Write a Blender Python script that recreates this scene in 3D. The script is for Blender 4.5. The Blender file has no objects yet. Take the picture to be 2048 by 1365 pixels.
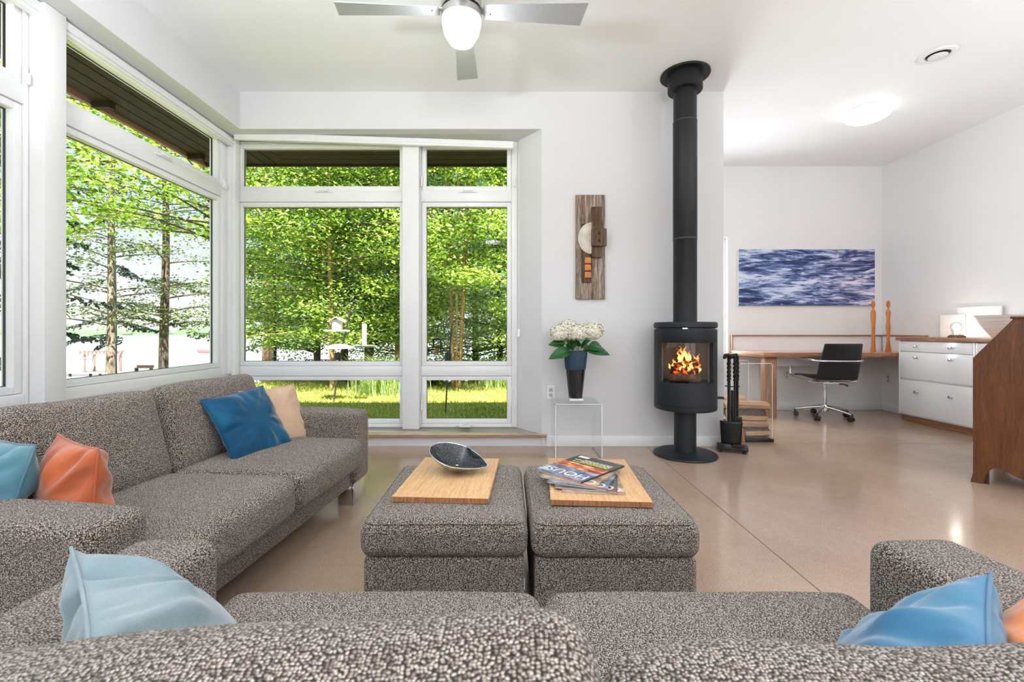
import bpy, bmesh, math, random
import numpy as np
from mathutils import Vector, Matrix, Euler, noise

PI = math.pi
R = math.radians
scene = bpy.context.scene
COL = scene.collection
random.seed(11)


# ------------------------------------------------------------------ helpers
class MB:
    """collects vertices and faces, then links them as one mesh object"""

    def __init__(s):
        s.v = []
        s.f = []

    def add(s, verts, faces, M=None):
        b = len(s.v)
        if M is not None:
            verts = [M @ Vector(p) for p in verts]
        s.v += [tuple(p) for p in verts]
        s.f += [tuple(i + b for i in f) for f in faces]
        return s

    def box(s, x0, x1, y0, y1, z0, z1, M=None):
        v = [(x0, y0, z0), (x1, y0, z0), (x1, y1, z0), (x0, y1, z0),
             (x0, y0, z1), (x1, y0, z1), (x1, y1, z1), (x0, y1, z1)]
        f = [(0, 3, 2, 1), (4, 5, 6, 7), (0, 1, 5, 4), (1, 2, 6, 5), (2, 3, 7, 6), (3, 0, 4, 7)]
        return s.add(v, f, M)

    def tube(s, pts, r, n=10, caps=True, closed=False, M=None):
        pts = [Vector(p) for p in pts]
        m = len(pts)
        rs = r if isinstance(r, (list, tuple)) else [r] * m
        tang = []
        for i in range(m):
            if closed:
                t = pts[(i + 1) % m] - pts[(i - 1) % m]
            else:
                t = pts[min(i + 1, m - 1)] - pts[max(i - 1, 0)]
            tang.append(t.normalized() if t.length > 1e-9 else Vector((0, 0, 1)))
        a = Vector((0, 0, 1)) if abs(tang[0].z) < 0.9 else Vector((1, 0, 0))
        u = tang[0].cross(a).normalized()
        verts, faces = [], []
        for i in range(m):
            u = (u - tang[i] * u.dot(tang[i]))
            u = u.normalized() if u.length > 1e-6 else tang[i].orthogonal().normalized()
            w = tang[i].cross(u)
            for k in range(n):
                an = 2 * PI * k / n
                verts.append(pts[i] + (u * math.cos(an) + w * math.sin(an)) * rs[i])
        seg = m if closed else m - 1
        for i in range(seg):
            j = (i + 1) % m
            for k in range(n):
                l = (k + 1) % n
                faces.append((i * n + k, i * n + l, j * n + l, j * n + k))
        if caps and not closed:
            faces.append(tuple(reversed(range(n))))
            faces.append(tuple(range((m - 1) * n, m * n)))
        return s.add(verts, faces, M)

    def cyl(s, p0, p1, r0, r1=None, n=24, caps=True, M=None):
        return s.tube([p0, p1], [r0, r0 if r1 is None else r1], n, caps, False, M)

    def lathe(s, prof, n=48, c=(0, 0, 0), a0=0.0, a1=2 * PI, M=None):
        full = abs(a1 - a0 - 2 * PI) < 1e-6
        m = n if full else n + 1
        verts, faces = [], []
        for r, z in prof:
            for k in range(m):
                an = a0 + (a1 - a0) * k / n
                verts.append((c[0] + r * math.cos(an), c[1] + r * math.sin(an), c[2] + z))
        for i in range(len(prof) - 1):
            for k in range(n):
                l = (k + 1) % m if full else k + 1
                faces.append((i * m + k, i * m + l, (i + 1) * m + l, (i + 1) * m + k))
        if full:
            if prof[0][0] > 1e-5:
                faces.append(tuple(reversed(range(m))))
            if prof[-1][0] > 1e-5:
                faces.append(tuple(range((len(prof) - 1) * m, len(prof) * m)))
        return s.add(verts, faces, M)

    def prism(s, poly, z0, z1, M=None):
        n = len(poly)
        v = [(x, y, z0) for x, y in poly] + [(x, y, z1) for x, y in poly]
        f = [tuple(reversed(range(n))), tuple(range(n, 2 * n))]
        f += [(i, (i + 1) % n, n + (i + 1) % n, n + i) for i in range(n)]
        return s.add(v, f, M)

    def ring(s, x0, x1, z0, z1, w, y0, y1):
        """rectangular ring in the xz plane around the opening x0..x1, z0..z1"""
        s.box(x0 - w, x0, y0, y1, z0 - w, z1 + w)
        s.box(x1, x1 + w, y0, y1, z0 - w, z1 + w)
        s.box(x0, x1, y0, y1, z0 - w, z0)
        s.box(x0, x1, y0, y1, z1, z1 + w)
        return s

    def rbox(s, hx, hy, hz, r, c=(0, 0, 0), m=(4, 4, 4), k=4, fn=None, M=None):
        """box with rounded edges of radius r; fn bends a vertex after rounding"""
        h = (hx, hy, hz)
        r = min(r, hx * .999, hy * .999, hz * .999)
        axes = []
        for a in range(3):
            th = [r * math.tan(R(45) * i / k) for i in range(k, 0, -1)]
            lo = [-(h[a] - r) - t for t in th]
            mid = [-(h[a] - r) + 2 * (h[a] - r) * i / m[a] for i in range(m[a] + 1)]
            axes.append(lo + mid + [-x for x in reversed(lo)])
        N = [len(a) for a in axes]
        idx, verts, faces = {}, [], []

        def vid(i, j, l):
            key = (i, j, l)
            if key not in idx:
                p = Vector((axes[0][i], axes[1][j], axes[2][l]))
                q = Vector([max(-(h[a] - r), min(h[a] - r, p[a])) for a in range(3)])
                d = p - q
                if d.length > 1e-9:
                    p = q + d.normalized() * r
                if fn:
                    p = Vector(fn(p))
                idx[key] = len(verts)
                verts.append(p + Vector(c))
            return idx[key]
        for a in range(3):
            b, d = (a + 1) % 3, (a + 2) % 3
            for side in (0, N[a] - 1):
                for i in range(N[b] - 1):
                    for j in range(N[d] - 1):
                        q = []
                        for (ii, jj) in ((i, j), (i + 1, j), (i + 1, j + 1), (i, j + 1)):
                            key = [0, 0, 0]
                            key[a], key[b], key[d] = side, ii, jj
                            q.append(vid(*key))
                        faces.append(tuple(q if side else reversed(q)))
        return s.add(verts, faces, M)

    def build(s, name, mat, parent=None, loc=None, rot=None, smooth=True, ang=38, bevel=0, seg=2):
        me = bpy.data.meshes.new(name)
        me.from_pydata(s.v, [], s.f)
        if bevel:
            bm = bmesh.new()
            bm.from_mesh(me)
            bmesh.ops.recalc_face_normals(bm, faces=bm.faces)
            es = [e for e in bm.edges if len(e.link_faces) == 2 and e.calc_face_angle(0) > R(30)]
            bmesh.ops.bevel(bm, geom=es, offset=bevel, segments=seg, affect='EDGES', profile=0.5, clamp_overlap=True)
            bm.to_mesh(me)
            bm.free()
        if smooth:
            me.shade_smooth()
            me.set_sharp_from_angle(angle=R(ang))
        for mm in (mat if isinstance(mat, (list, tuple)) else [mat]):
            me.materials.append(mm)
        me.update()
        o = bpy.data.objects.new(name, me)
        COL.objects.link(o)
        if parent is not None:
            o.parent = parent
        if loc is not None:
            o.location = loc
        if rot is not None:
            o.rotation_euler = rot
        return o


def tag(o, label, cat, group=None, kind=None):
    if label:
        o['label'] = label
    if cat:
        o['category'] = cat
    if group:
        o['group'] = group
    if kind:
        o['kind'] = kind
    return o


def thing(name, label, cat, loc=(0, 0, 0), rotz=0.0, group=None):
    o = bpy.data.objects.new(name, None)
    o.empty_display_size = 0.05
    COL.objects.link(o)
    o.location = loc
    o.rotation_euler = (0, 0, rotz)
    return tag(o, label, cat, group)


def struct(o, label=None):
    o['kind'] = 'structure'
    if label:
        o['label'] = label
    return o


def copy_tree(o, parent=None):
    c = o.copy()
    COL.objects.link(c)
    if parent is not None:
        c.parent = parent
    for ch in list(o.children):
        copy_tree(ch, c)
    return c


def np_mesh(name, verts, nper, mat, parent=None, smooth=False):
    """mesh of many small equal polygons, nper vertices each, from an (n*nper,3) array"""
    verts = np.asarray(verts, dtype=np.float32).reshape(-1, 3)
    n = len(verts)
    me = bpy.data.meshes.new(name)
    me.vertices.add(n)
    me.vertices.foreach_set('co', verts.ravel())
    me.loops.add(n)
    me.loops.foreach_set('vertex_index', np.arange(n, dtype=np.int32))
    nf = n // nper
    me.polygons.add(nf)
    me.polygons.foreach_set('loop_start', np.arange(0, n, nper, dtype=np.int32))
    me.materials.append(mat)
    me.update(calc_edges=True)
    me.validate()
    o = bpy.data.objects.new(name, me)
    COL.objects.link(o)
    if parent is not None:
        o.parent = parent
    return o


# ---------------------------------------------------------------- materials
def srgb(r, g, b):
    def c(x):
        x /= 255.0
        return x / 12.92 if x <= .04045 else ((x + .055) / 1.055) ** 2.4
    return (c(r), c(g), c(b), 1.0)


class NT:
    def __init__(s, name):
        s.m = bpy.data.materials.new(name)
        s.m.use_nodes = True
        s.t = s.m.node_tree
        s.t.nodes.clear()
        s.out = s.n('ShaderNodeOutputMaterial')

    def n(s, typ, **kw):
        nd = s.t.nodes.new(typ)
        for k, v in kw.items():
            setattr(nd, k, v)
        return nd

    def l(s, a, b):
        s.t.links.new(a, b)

    def bsdf(s, col=None, rough=.5, metal=0, spec=.5):
        b = s.n('ShaderNodeBsdfPrincipled')
        if col is not None:
            b.inputs['Base Color'].default_value = col
        b.inputs['Roughness'].default_value = rough
        b.inputs['Metallic'].default_value = metal
        b.inputs['Specular IOR Level'].default_value = spec
        s.l(b.outputs[0], s.out.inputs[0])
        return b

    def coord(s, scale=(1, 1, 1), rot=(0, 0, 0), which='Object'):
        tc = s.n('ShaderNodeTexCoord')
        mp = s.n('ShaderNodeMapping')
        mp.inputs['Scale'].default_value = scale
        mp.inputs['Rotation'].default_value = rot
        s.l(tc.outputs[which], mp.inputs['Vector'])
        return mp.outputs[0]

    def noise(s, vec, scale, detail=4, rough=.5, dist=0):
        nz = s.n('ShaderNodeTexNoise')
        nz.inputs['Scale'].default_value = scale
        nz.inputs['Detail'].default_value = detail
        nz.inputs['Roughness'].default_value = rough
        nz.inputs['Distortion'].default_value = dist
        if vec is not None:
            s.l(vec, nz.inputs['Vector'])
        return nz

    def ramp(s, fac, stops, interp='LINEAR'):
        r = s.n('ShaderNodeValToRGB')
        e = r.color_ramp.elements
        r.color_ramp.interpolation = interp
        while len(e) > 1:
            e.remove(e[-1])
        e[0].position, e[0].color = stops[0]
        for p, c in stops[1:]:
            x = e.new(p)
            x.color = c
        s.l(fac, r.inputs[0])
        return r.outputs[0]

    def bump(s, h, strength, dist, b):
        bp = s.n('ShaderNodeBump')
        bp.inputs['Strength'].default_value = strength
        bp.inputs['Distance'].default_value = dist
        s.l(h, bp.inputs['Height'])
        s.l(bp.outputs[0], b.inputs['Normal'])
        return bp

    def mix(s, fac, a, b, blend='MIX'):
        m = s.n('ShaderNodeMix', data_type='RGBA', blend_type=blend)
        for sock, val in ((m.inputs[0], fac), (m.inputs[6], a), (m.inputs[7], b)):
            if hasattr(val, 'is_output'):
                s.l(val, sock)
            else:
                sock.default_value = val
        return m.outputs[2]


def plain(name, col, rough=.5, metal=0, spec=.5, var=0.06, scale=6, bumpy=0.0, bscale=60):
    t = NT(name)
    b = t.bsdf(col, rough, metal, spec)
    v = t.coord()
    nz = t.noise(v, scale, 3)
    d = tuple(c * (1 - var) for c in col[:3]) + (1,)
    u = tuple(min(1, c * (1 + var)) for c in col[:3]) + (1,)
    t.l(t.ramp(nz.outputs[0], [(.3, d), (.7, u)]), b.inputs['Base Color'])
    if bumpy:
        n2 = t.noise(v, bscale, 4)
        t.bump(n2.outputs[0], bumpy, .01, b)
    return t.m


def wood(name, c1, c2, c3, stretch=(1, 14, 14), scale=5, rough=.45, spec=.4, bump=.1, dist=1.2, which='Object'):
    t = NT(name)
    b = t.bsdf(None, rough, 0, spec)
    v = t.coord(stretch, which=which)
    nz = t.noise(v, scale, 6, .62, dist)
    fine = t.noise(v, scale * 7, 3, .6, .2)
    base = t.ramp(nz.outputs[0], [(.28, c1), (.5, c2), (.72, c3)])
    dk = t.ramp(fine.outputs[0], [(.35, (.72, .70, .68, 1)), (.6, (1, 1, 1, 1))])
    t.l(t.mix(1.0, base, dk, 'MULTIPLY'), b.inputs['Base Color'])
    t.bump(fine.outputs[0], bump, .004, b)
    return t.m


def tweed(name):
    t = NT(name)
    b = t.bsdf(None, .92, 0, .15)
    # weave laid flat on whichever way the cloth faces, so the yarns stay even round every edge
    tc = t.n('ShaderNodeTexCoord')
    p = t.n('ShaderNodeSeparateXYZ')
    t.l(tc.outputs['Object'], p.inputs[0])
    ab = t.n('ShaderNodeVectorMath', operation='ABSOLUTE')
    t.l(tc.outputs['Normal'], ab.inputs[0])
    q = t.n('ShaderNodeSeparateXYZ')
    t.l(ab.outputs[0], q.inputs[0])

    def plane(a, b):
        c = t.n('ShaderNodeCombineXYZ')
        t.l(p.outputs[a], c.inputs[0])
        t.l(p.outputs[b], c.inputs[1])
        return c.outputs[0]

    def pick(cond_a, cond_b, va, vb):
        g = t.n('ShaderNodeMath', operation='GREATER_THAN')
        t.l(cond_a, g.inputs[0])
        t.l(cond_b, g.inputs[1])
        m_ = t.n('ShaderNodeMix', data_type='VECTOR')
        t.l(g.outputs[0], m_.inputs[0])
        t.l(vb, m_.inputs[4])
        t.l(va, m_.inputs[5])
        return m_.outputs[1]
    side = pick(q.outputs[0], q.outputs[1], plane(1, 2), plane(0, 2))
    mxy = t.n('ShaderNodeMath', operation='MAXIMUM')
    t.l(q.outputs[0], mxy.inputs[0])
    t.l(q.outputs[1], mxy.inputs[1])
    flat = pick(q.outputs[2], mxy.outputs[0], plane(0, 1), side)
    sc = t.n('ShaderNodeVectorMath', operation='MULTIPLY')
    t.l(flat, sc.inputs[0])
    sc.inputs[1].default_value = (250, 305, 1)
    wob = t.noise(sc.outputs[0], .45, 2, .5)
    wm = t.n('ShaderNodeVectorMath', operation='MULTIPLY_ADD')
    t.l(wob.outputs['Color'], wm.inputs[0])
    wm.inputs[1].default_value = (1.3, 1.3, 0)
    t.l(sc.outputs[0], wm.inputs[2])
    vo = t.n('ShaderNodeTexVoronoi', feature='F1', voronoi_dimensions='2D')
    vo.inputs['Scale'].default_value = 1.0
    vo.inputs['Randomness'].default_value = .72
    t.l(wm.outputs[0], vo.inputs['Vector'])
    v2 = t.coord((1, 1, 1))
    big = t.noise(v2, 3.0, 3)
    sep = t.n('ShaderNodeSeparateColor')
    t.l(vo.outputs['Color'], sep.inputs[0])
    knot = t.ramp(sep.outputs[0], [(.0, srgb(106, 94, 84)), (.25, srgb(156, 142, 130)), (.6, srgb(194, 181, 167)), (1.0, srgb(224, 213, 200))])
    edge = t.ramp(vo.outputs['Distance'], [(.22, (0, 0, 0, 1)), (.50, (1, 1, 1, 1))])
    col = t.mix(edge, knot, srgb(42, 33, 28))
    tint = t.ramp(big.outputs[0], [(.3, (.90, .88, .87, 1)), (.7, (1, 1, 1, 1))])
    t.l(t.mix(1.0, col, tint, 'MULTIPLY'), b.inputs['Base Color'])
    inv = t.n('ShaderNodeMath', operation='SUBTRACT')
    inv.inputs[0].default_value = 1.0
    t.l(vo.outputs['Distance'], inv.inputs[1])
    t.bump(inv.outputs[0], .9, .0035, b)
    b.inputs['Sheen Weight'].default_value = .15
    return t.m


def velvet(name, col, hi, dark):
    t = NT(name)
    b = t.bsdf(col, .8, 0, .2)
    v = t.coord()
    nz = t.noise(v, 5, 3, .5, .4)
    fine = t.noise(v, 420, 2)
    c = t.ramp(nz.outputs[0], [(.15, dark), (.5, col), (.85, hi)])
    f = t.ramp(fine.outputs[0], [(.3, (.86, .86, .86, 1)), (.7, (1, 1, 1, 1))])
    t.l(t.mix(1.0, c, f, 'MULTIPLY'), b.inputs['Base Color'])
    b.inputs['Sheen Weight'].default_value = .45
    b.inputs['Sheen Roughness'].default_value = .4
    t.bump(fine.outputs[0], .15, .002, b)
    return t.m


def clear(name, tint=(1, 1, 1, 1), refl=.07, rough=.0):
    """clear sheet: mostly see-through with a weak mirror of the room"""
    t = NT(name)
    tr = t.n('ShaderNodeBsdfTransparent')
    tr.inputs[0].default_value = tint
    gl = t.n('ShaderNodeBsdfGlossy')
    gl.inputs['Roughness'].default_value = rough
    mx = t.n('ShaderNodeMixShader')
    mx.inputs[0].default_value = refl
    t.l(tr.outputs[0], mx.inputs[1])
    t.l(gl.outputs[0], mx.inputs[2])
    t.l(mx.outputs[0], t.out.inputs[0])
    return t.m


def glow(name, col, strength):
    t = NT(name)
    e = t.n('ShaderNodeEmission')
    e.inputs[0].default_value = col
    e.inputs[1].default_value = strength
    t.l(e.outputs[0], t.out.inputs[0])
    return t.m


MAT = {}
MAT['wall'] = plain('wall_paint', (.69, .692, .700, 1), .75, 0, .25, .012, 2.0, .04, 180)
MAT['wall_lightened'] = plain('lightened_wall_paint', (.84, .832, .828, 1), .75, 0, .25, .012, 2.0, .04, 180)  # same wall paint; missing alcove and right-wall light put into its colour
MAT['ceil'] = plain('ceiling_paint', (.90, .91, .93, 1), .85, 0, .2, .01, 2.0)
MAT['trim'] = plain('white_gloss_trim', (.84, .845, .85, 1), .35, 0, .4, .012, 3.0)
MAT['vinyl'] = plain('white_window_vinyl', (.84, .845, .85, 1), .30, 0, .45, .01, 3.0)
MAT['gasket'] = plain('dark_glazing_gasket', srgb(38, 38, 40), .5)
MAT['glass'] = clear('window_glass', (.985, .99, .99, 1), .005)
MAT['acrylic'] = clear('clear_acrylic', (.955, .968, .968, 1), .07)
MAT['acrylic_edge'] = plain('bright_acrylic_edge', (.86, .87, .88, 1), .15, 0, .6, .02)
MAT['tweed'] = tweed('taupe_tweed')
MAT['chrome'] = plain('polished_chrome', (.72, .73, .74, 1), .08, 1, .5, .02)
MAT['nickel'] = plain('brushed_nickel', (.60, .59, .58, 1), .32, 1, .5, .06, 30)
MAT['aluminium'] = plain('silver_blade_paint', srgb(178, 181, 184), .38, .35, .5, .04, 50)
MAT['castiron'] = plain('matt_charcoal_steel', srgb(27, 31, 36), .50, .15, .4, .06, 12, .03, 300)
MAT['blackpipe'] = plain('matt_black_flue_paint', srgb(18, 21, 24), .48, .15, .42, .05, 12, .02, 200)
MAT['black'] = plain('black_plastic', srgb(22, 22, 24), .35)
MAT['wroughtiron'] = plain('wrought_iron', srgb(30, 28, 28), .5, .4, .5, .12, 30, .2, 90)
MAT['darkgap'] = plain('dark_gap', srgb(60, 58, 58), .7)  # dark grey of the pipe joints and blade screws


def floor_mat():
    t = NT('polished_concrete')
    b = t.bsdf(None, .14, 0, .55)
    v = t.coord()
    n1 = t.noise(v, 1.3, 5, .55, .4)
    n2 = t.noise(v, 190, 2, .6)
    n3 = t.noise(v, 26, 4, .6)
    base = t.ramp(n1.outputs[0], [(.25, srgb(154, 130, 112)), (.5, srgb(168, 144, 126)), (.78, srgb(179, 157, 140))])
    sp = t.ramp(n2.outputs[0], [(.32, (.72, .70, .68, 1)), (.5, (1, 1, 1, 1)), (.72, (1.14, 1.13, 1.12, 1))])
    md = t.ramp(n3.outputs[0], [(.3, (.94, .94, .93, 1)), (.7, (1.03, 1.03, 1.03, 1))])
    c = t.mix(1.0, base, sp, 'MULTIPLY')
    c = t.mix(1.0, c, md, 'MULTIPLY')
    t.l(c, b.inputs['Base Color'])
    rr = t.ramp(n3.outputs[0], [(.3, (.11, .11, .11, 1)), (.7, (.19, .19, .19, 1))])
    t.l(rr, b.inputs['Roughness'])
    return t.m


MAT['floor'] = floor_mat()
MAT['bamboo'] = wood('bamboo_board', srgb(196, 150, 104), srgb(214, 172, 126), srgb(226, 188, 146), (22, 1.2, 22), 4, .4, .35, .06, .3)
MAT['bamboo_end'] = wood('bamboo_end_grain', srgb(120, 78, 48), srgb(152, 104, 68), srgb(178, 128, 88), (60, 60, 4), 3, .5, .3, .06, .2)
MAT['sillwood'] = wood('sill_wood', srgb(150, 112, 82), srgb(168, 132, 100), srgb(184, 150, 118), (2, 22, 22), 4, .18, .5, .03, .4)
MAT['sillreflect'] = wood('sill_painted_reflection', srgb(178, 160, 142), srgb(192, 176, 160), srgb(204, 190, 176), (2, 22, 22), 4, .10, .6, .02, .4)  # sill wood paled: the windows' reflection put into its colour
MAT['ply'] = wood('plywood_edge', srgb(98, 62, 42), srgb(150, 104, 74), srgb(206, 168, 138), (1.2, 1.2, 60), 3.2, .4, .4, .05, .15)
MAT['plyside'] = wood('plywood_standing_edge', srgb(92, 58, 40), srgb(150, 106, 78), srgb(214, 180, 152), (60, 60, 1.2), 2.6, .4, .4, .05, .15)
MAT['desktop'] = wood('desk_veneer', srgb(176, 116, 76), srgb(204, 146, 104), srgb(222, 172, 132), (2, 22, 22), 3, .14, .55, .02, .6)
MAT['mahogany'] = wood('antique_mahogany', srgb(74, 40, 20), srgb(96, 56, 29), srgb(114, 70, 38), (9, 9, 1.0), 2.6, .34, .45, .03, 1.1)
MAT['darkwood'] = wood('dark_edge_wood', srgb(50, 27, 14), srgb(70, 40, 22), srgb(88, 52, 30), (3, 3, 1), 5, .4, .4, .05, .6)
MAT['figurewood'] = wood('carved_cherry', srgb(176, 98, 36), srgb(200, 120, 52), srgb(216, 140, 70), (10, 10, 1.2), 4, .35, .45, .03, .4)
MAT['barn'] = wood('weathered_barn_wood', srgb(66, 52, 44), srgb(136, 118, 104), srgb(206, 194, 184), (11, 11, 1.0), 4.5, .85, .2, .5, 1.0)
MAT['barndark'] = wood('weathered_dark_wood', srgb(62, 47, 36), srgb(92, 74, 58), srgb(124, 104, 84), (12, 12, 1.0), 4, .85, .2, .5, .8)
MAT['amberblock'] = plain('amber_wood_block', srgb(186, 118, 58), .5, 0, .4, .14, 30)
MAT['bonedisc'] = plain('worn_white_disc', srgb(205, 196, 184), .6, 0, .3, .22, 14, .2, 60)
MAT['firewood'] = wood('split_firewood', srgb(176, 122, 82), srgb(206, 156, 112), srgb(224, 184, 142), (1.4, 16, 16), 4, .8, .2, .4, .6)
MAT['bark'] = wood('grey_bark', srgb(54, 44, 38), srgb(92, 78, 68), srgb(128, 112, 100), (4, 12, 12), 5, .9, .15, .9, 1.0)
MAT['lacquer'] = plain('white_lacquer', (.86, .865, .875, 1), .12, 0, .5, .008, 3)
MAT['dshell'] = plain('black_leather_shell', srgb(24, 24, 32), .28, 0, .5, .05, 20)
MAT['socket'] = plain('pale_socket_face', srgb(176, 174, 172), .5)
MAT['joint'] = plain('saw_cut_joint', srgb(104, 88, 76), .8)
MAT['outlet'] = plain('white_outlet_plastic', srgb(228, 228, 228), .4)
# ---------------------------------------------------------------- the room
# metres; camera stands at x=0, y=0, 1 m up and looks along +y
CEIL = 3.045
XL, YB, XR, YA = -2.283, 3.927, 4.70, 5.72     # left wall, stove wall, right wall, alcove wall
XE = 1.867                                      # free end of the stove wall
YR = -4.2

fl = MB().prism([(-2.59, -4.4), (4.9, -4.4), (4.9, 5.9), (1.72, 5.9), (1.72, 4.275), (-2.59, 4.275)], -.12, 0)
floor = struct(fl.build('floor', MAT['floor'], smooth=False))
jt = MB()
jt.box(1.198, 1.2035, -4.2, YB - .002, -.001, .0006)
jt.box(1.2035, 4.05, 4.012, 4.0165, -.001, .0006)
jt.build('floor_joint', MAT['joint'], floor, smooth=False)

ce = MB().prism([(-2.59, -4.5), (4.9, -4.5), (4.9, 6.0), (1.70, 6.0), (1.70, 4.275), (-2.59, 4.275)], CEIL, CEIL + .16)
struct(ce.build('ceiling', MAT['ceil'], smooth=False))

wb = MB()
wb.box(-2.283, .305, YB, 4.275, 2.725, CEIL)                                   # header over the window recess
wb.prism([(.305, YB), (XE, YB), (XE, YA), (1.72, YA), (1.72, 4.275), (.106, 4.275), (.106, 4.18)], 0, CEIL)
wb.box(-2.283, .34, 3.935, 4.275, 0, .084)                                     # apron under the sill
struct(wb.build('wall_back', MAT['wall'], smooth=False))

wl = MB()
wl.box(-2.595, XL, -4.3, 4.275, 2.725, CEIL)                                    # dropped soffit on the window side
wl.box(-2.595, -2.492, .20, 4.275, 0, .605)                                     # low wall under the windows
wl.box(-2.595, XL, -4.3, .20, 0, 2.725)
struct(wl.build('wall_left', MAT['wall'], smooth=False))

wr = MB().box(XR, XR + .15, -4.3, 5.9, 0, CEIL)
struct(wr.build('wall_right', MAT['wall_lightened'], smooth=False))

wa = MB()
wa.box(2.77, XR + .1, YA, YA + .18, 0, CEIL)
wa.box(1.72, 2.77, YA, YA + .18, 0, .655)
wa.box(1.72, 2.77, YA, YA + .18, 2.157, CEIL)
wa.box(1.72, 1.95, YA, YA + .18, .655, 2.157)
struct(wa.build('wall_alcove', MAT['wall_lightened'], smooth=False))

wrr = MB()
wrr.box(-2.8, 4.85, YR - .15, YR, 0, .35)
wrr.box(-2.8, 4.85, YR - .15, YR, 2.55, CEIL)
wrr.box(-2.8, -1.75, YR - .15, YR, .35, 2.55)
wrr.box(.75, 1.15, YR - .15, YR, .35, 2.55)
wrr.box(3.65, 4.85, YR - .15, YR, .35, 2.55)
struct(wrr.build('wall_rear', MAT['wall'], smooth=False))

# baseboards
bb = MB().box(.345, XE, YB - .012, YB - .001, 0, .09)
struct(bb.build('baseboard_back', MAT['trim'], bevel=.003))
bb = MB().box(XE, 4.688, YA - .012, YA - .001, 0, .10)
struct(bb.build('baseboard_alcove', MAT['trim'], bevel=.003))
bb = MB().box(XR - .012, XR - .001, -4.19, YA - .001, 0, .10)
struct(bb.build('baseboard_right', MAT['trim'], bevel=.003))

# window sill board, top paled as a reflection, with its thin brown edge
sb = MB().prism([(-2.44, 3.895), (.345, 3.895), (.345, YB - .001), (.300, YB - .001), (.104, 4.178), (-2.44, 4.178)], .085, .107)
sill = struct(sb.build('trim_1', MAT['sillreflect'], bevel=.003))
MB().box(-2.44, .345, 3.8935, 3.897, .087, .105).box(.344, .3465, 3.897, 3.925, .087, .105).build('sill_edge', MAT['sillwood'], sill)

# posts between the windows
po = MB().box(-2.595, -2.42, 2.40, 2.52, .605, 2.722)
struct(po.build('trim_2', MAT['trim'], bevel=.003))
po = MB().box(-2.595, -2.467, 4.105, 4.272, .605, 2.722).box(-2.467, -2.43, 4.105, 4.175, .107, 2.722)
struct(po.build('trim_3', MAT['trim'], bevel=.003))
po = MB().box(-.9275, -.782, 4.10, 4.272, .107, 2.722)
struct(po.build('trim_4', MAT['trim'], bevel=.003))
po = MB().box(-2.595, -2.42, .20, .30, .605, 2.722)
struct(po.build('trim_5', MAT['trim'], bevel=.003))


def window(name, loc, rotz, x0, x1, z0, z1, panes, latches, deep=.06):
    """a fixed frame with inset sashes; local x along the wall, +y to the outside"""
    o = bpy.data.objects.new(name, None)
    COL.objects.link(o)
    o.location = loc
    o.rotation_euler = (0, 0, rotz)
    struct(o)
    f = MB()
    w = .032
    f.box(x0, panes[0][0] - w, 0, .085, z0, z1)
    f.box(panes[0][1] + w, x1, 0, .085, z0, z1)
    zz = sorted([(p[2], p[3]) for p in panes])
    edges = [z0] + [e for a, b in zz for e in (a - w, b + w)] + [z1]
    for i in range(0, len(edges), 2):
        f.box(panes[0][0] - w, panes[0][1] + w, 0, .085, edges[i], edges[i + 1])
    f.build('window_frame', MAT['vinyl'], o, bevel=.004)
    for p in panes:
        s = MB()
        s.ring(p[0] + .010, p[1] - .010, p[2] + .010, p[3] - .010, .0395, .012, deep + .02)
        s.ring(p[0], p[1], p[2], p[3], .012, .030, deep + .02)
        s.build('sash', MAT['vinyl'], o, bevel=.003)
        g = MB().ring(p[0] + .013, p[1] - .013, p[2] + .013, p[3] - .013, .006, deep - .006, deep + .006)
        g.build('gasket', MAT['gasket'], o, smooth=False)
        q = MB().box(p[0] + .008, p[1] - .008, deep - .003, deep + .003, p[2] + .008, p[3] - .008)
        q.build('window_pane', MAT['glass'], o, smooth=False)
    for (kind, lx, lz) in latches:
        m = MB()
        if kind == 'lock':
            m.prism([(-.095, 0), (.095, 0), (.055, -.016), (-.055, -.016)], -.008, .008, Matrix.Translation((lx, 0, lz)))
            m.rbox(.045, .012, .013, .006, (lx, -.020, lz + .012))
        elif kind == 'crank':
            m.rbox(.055, .017, .017, .009, (lx, -.018, lz))
            m.rbox(.085, .004, .013, .004, (lx, -.004, lz))
            m.tube([(lx - .01, -.03, lz + .012), (lx + .02, -.042, lz + .03), (lx + .045, -.05, lz + .034)], [.008, .007, .008], 8)
        else:
            m.rbox(.009, .008, .040, .004, (lx, -.006, lz))
            m.rbox(.007, .010, .030, .005, (lx, -.02, lz - .028))
        m.build('window_crank' if kind == 'crank' else 'window_latch', MAT['vinyl'], o)
    return o


ZP = [(.17, .547), (.70, 2.139), (2.307, 2.675)]
window('window_1', (0, 4.18, 0), 0, -2.467, -.9275, .107, 2.722,
       [(-2.430, -.964, a, b) for a, b in ZP], [('lock', -1.66, 2.262), ('side', -2.452, 2.36)])
window('window_2', (0, 4.18, 0), 0, -.782, .104, .107, 2.722,
       [(-.742, .019, a, b) for a, b in ZP],
       [('lock', -.345, 2.262), ('side', -.768, 2.36), ('side', .078, 2.36), ('crank', -.375, .128), ('side', -.768, .33), ('side', .078, .33)])
window('window_3', (-2.50, 0, 0), PI / 2, 2.522, 4.103, .605, 2.722,
       [(2.56, 3.99, .70, 2.139), (2.56, 3.99, 2.307, 2.675)], [('lock', 3.34, 2.262), ('side', 4.05, 2.30)])
window('window_4', (-2.50, 0, 0), PI / 2, .302, 2.398, .605, 2.722,
       [(.36, 2.345, .70, 2.139), (.36, 2.345, 2.307, 2.675)], [('side', 2.375, 2.33)])
window('window_5', (0, YA + .06, 0), 0, 1.95, 2.77, .655, 2.157, [(2.0, 2.72, .71, 2.10)], [])
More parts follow.
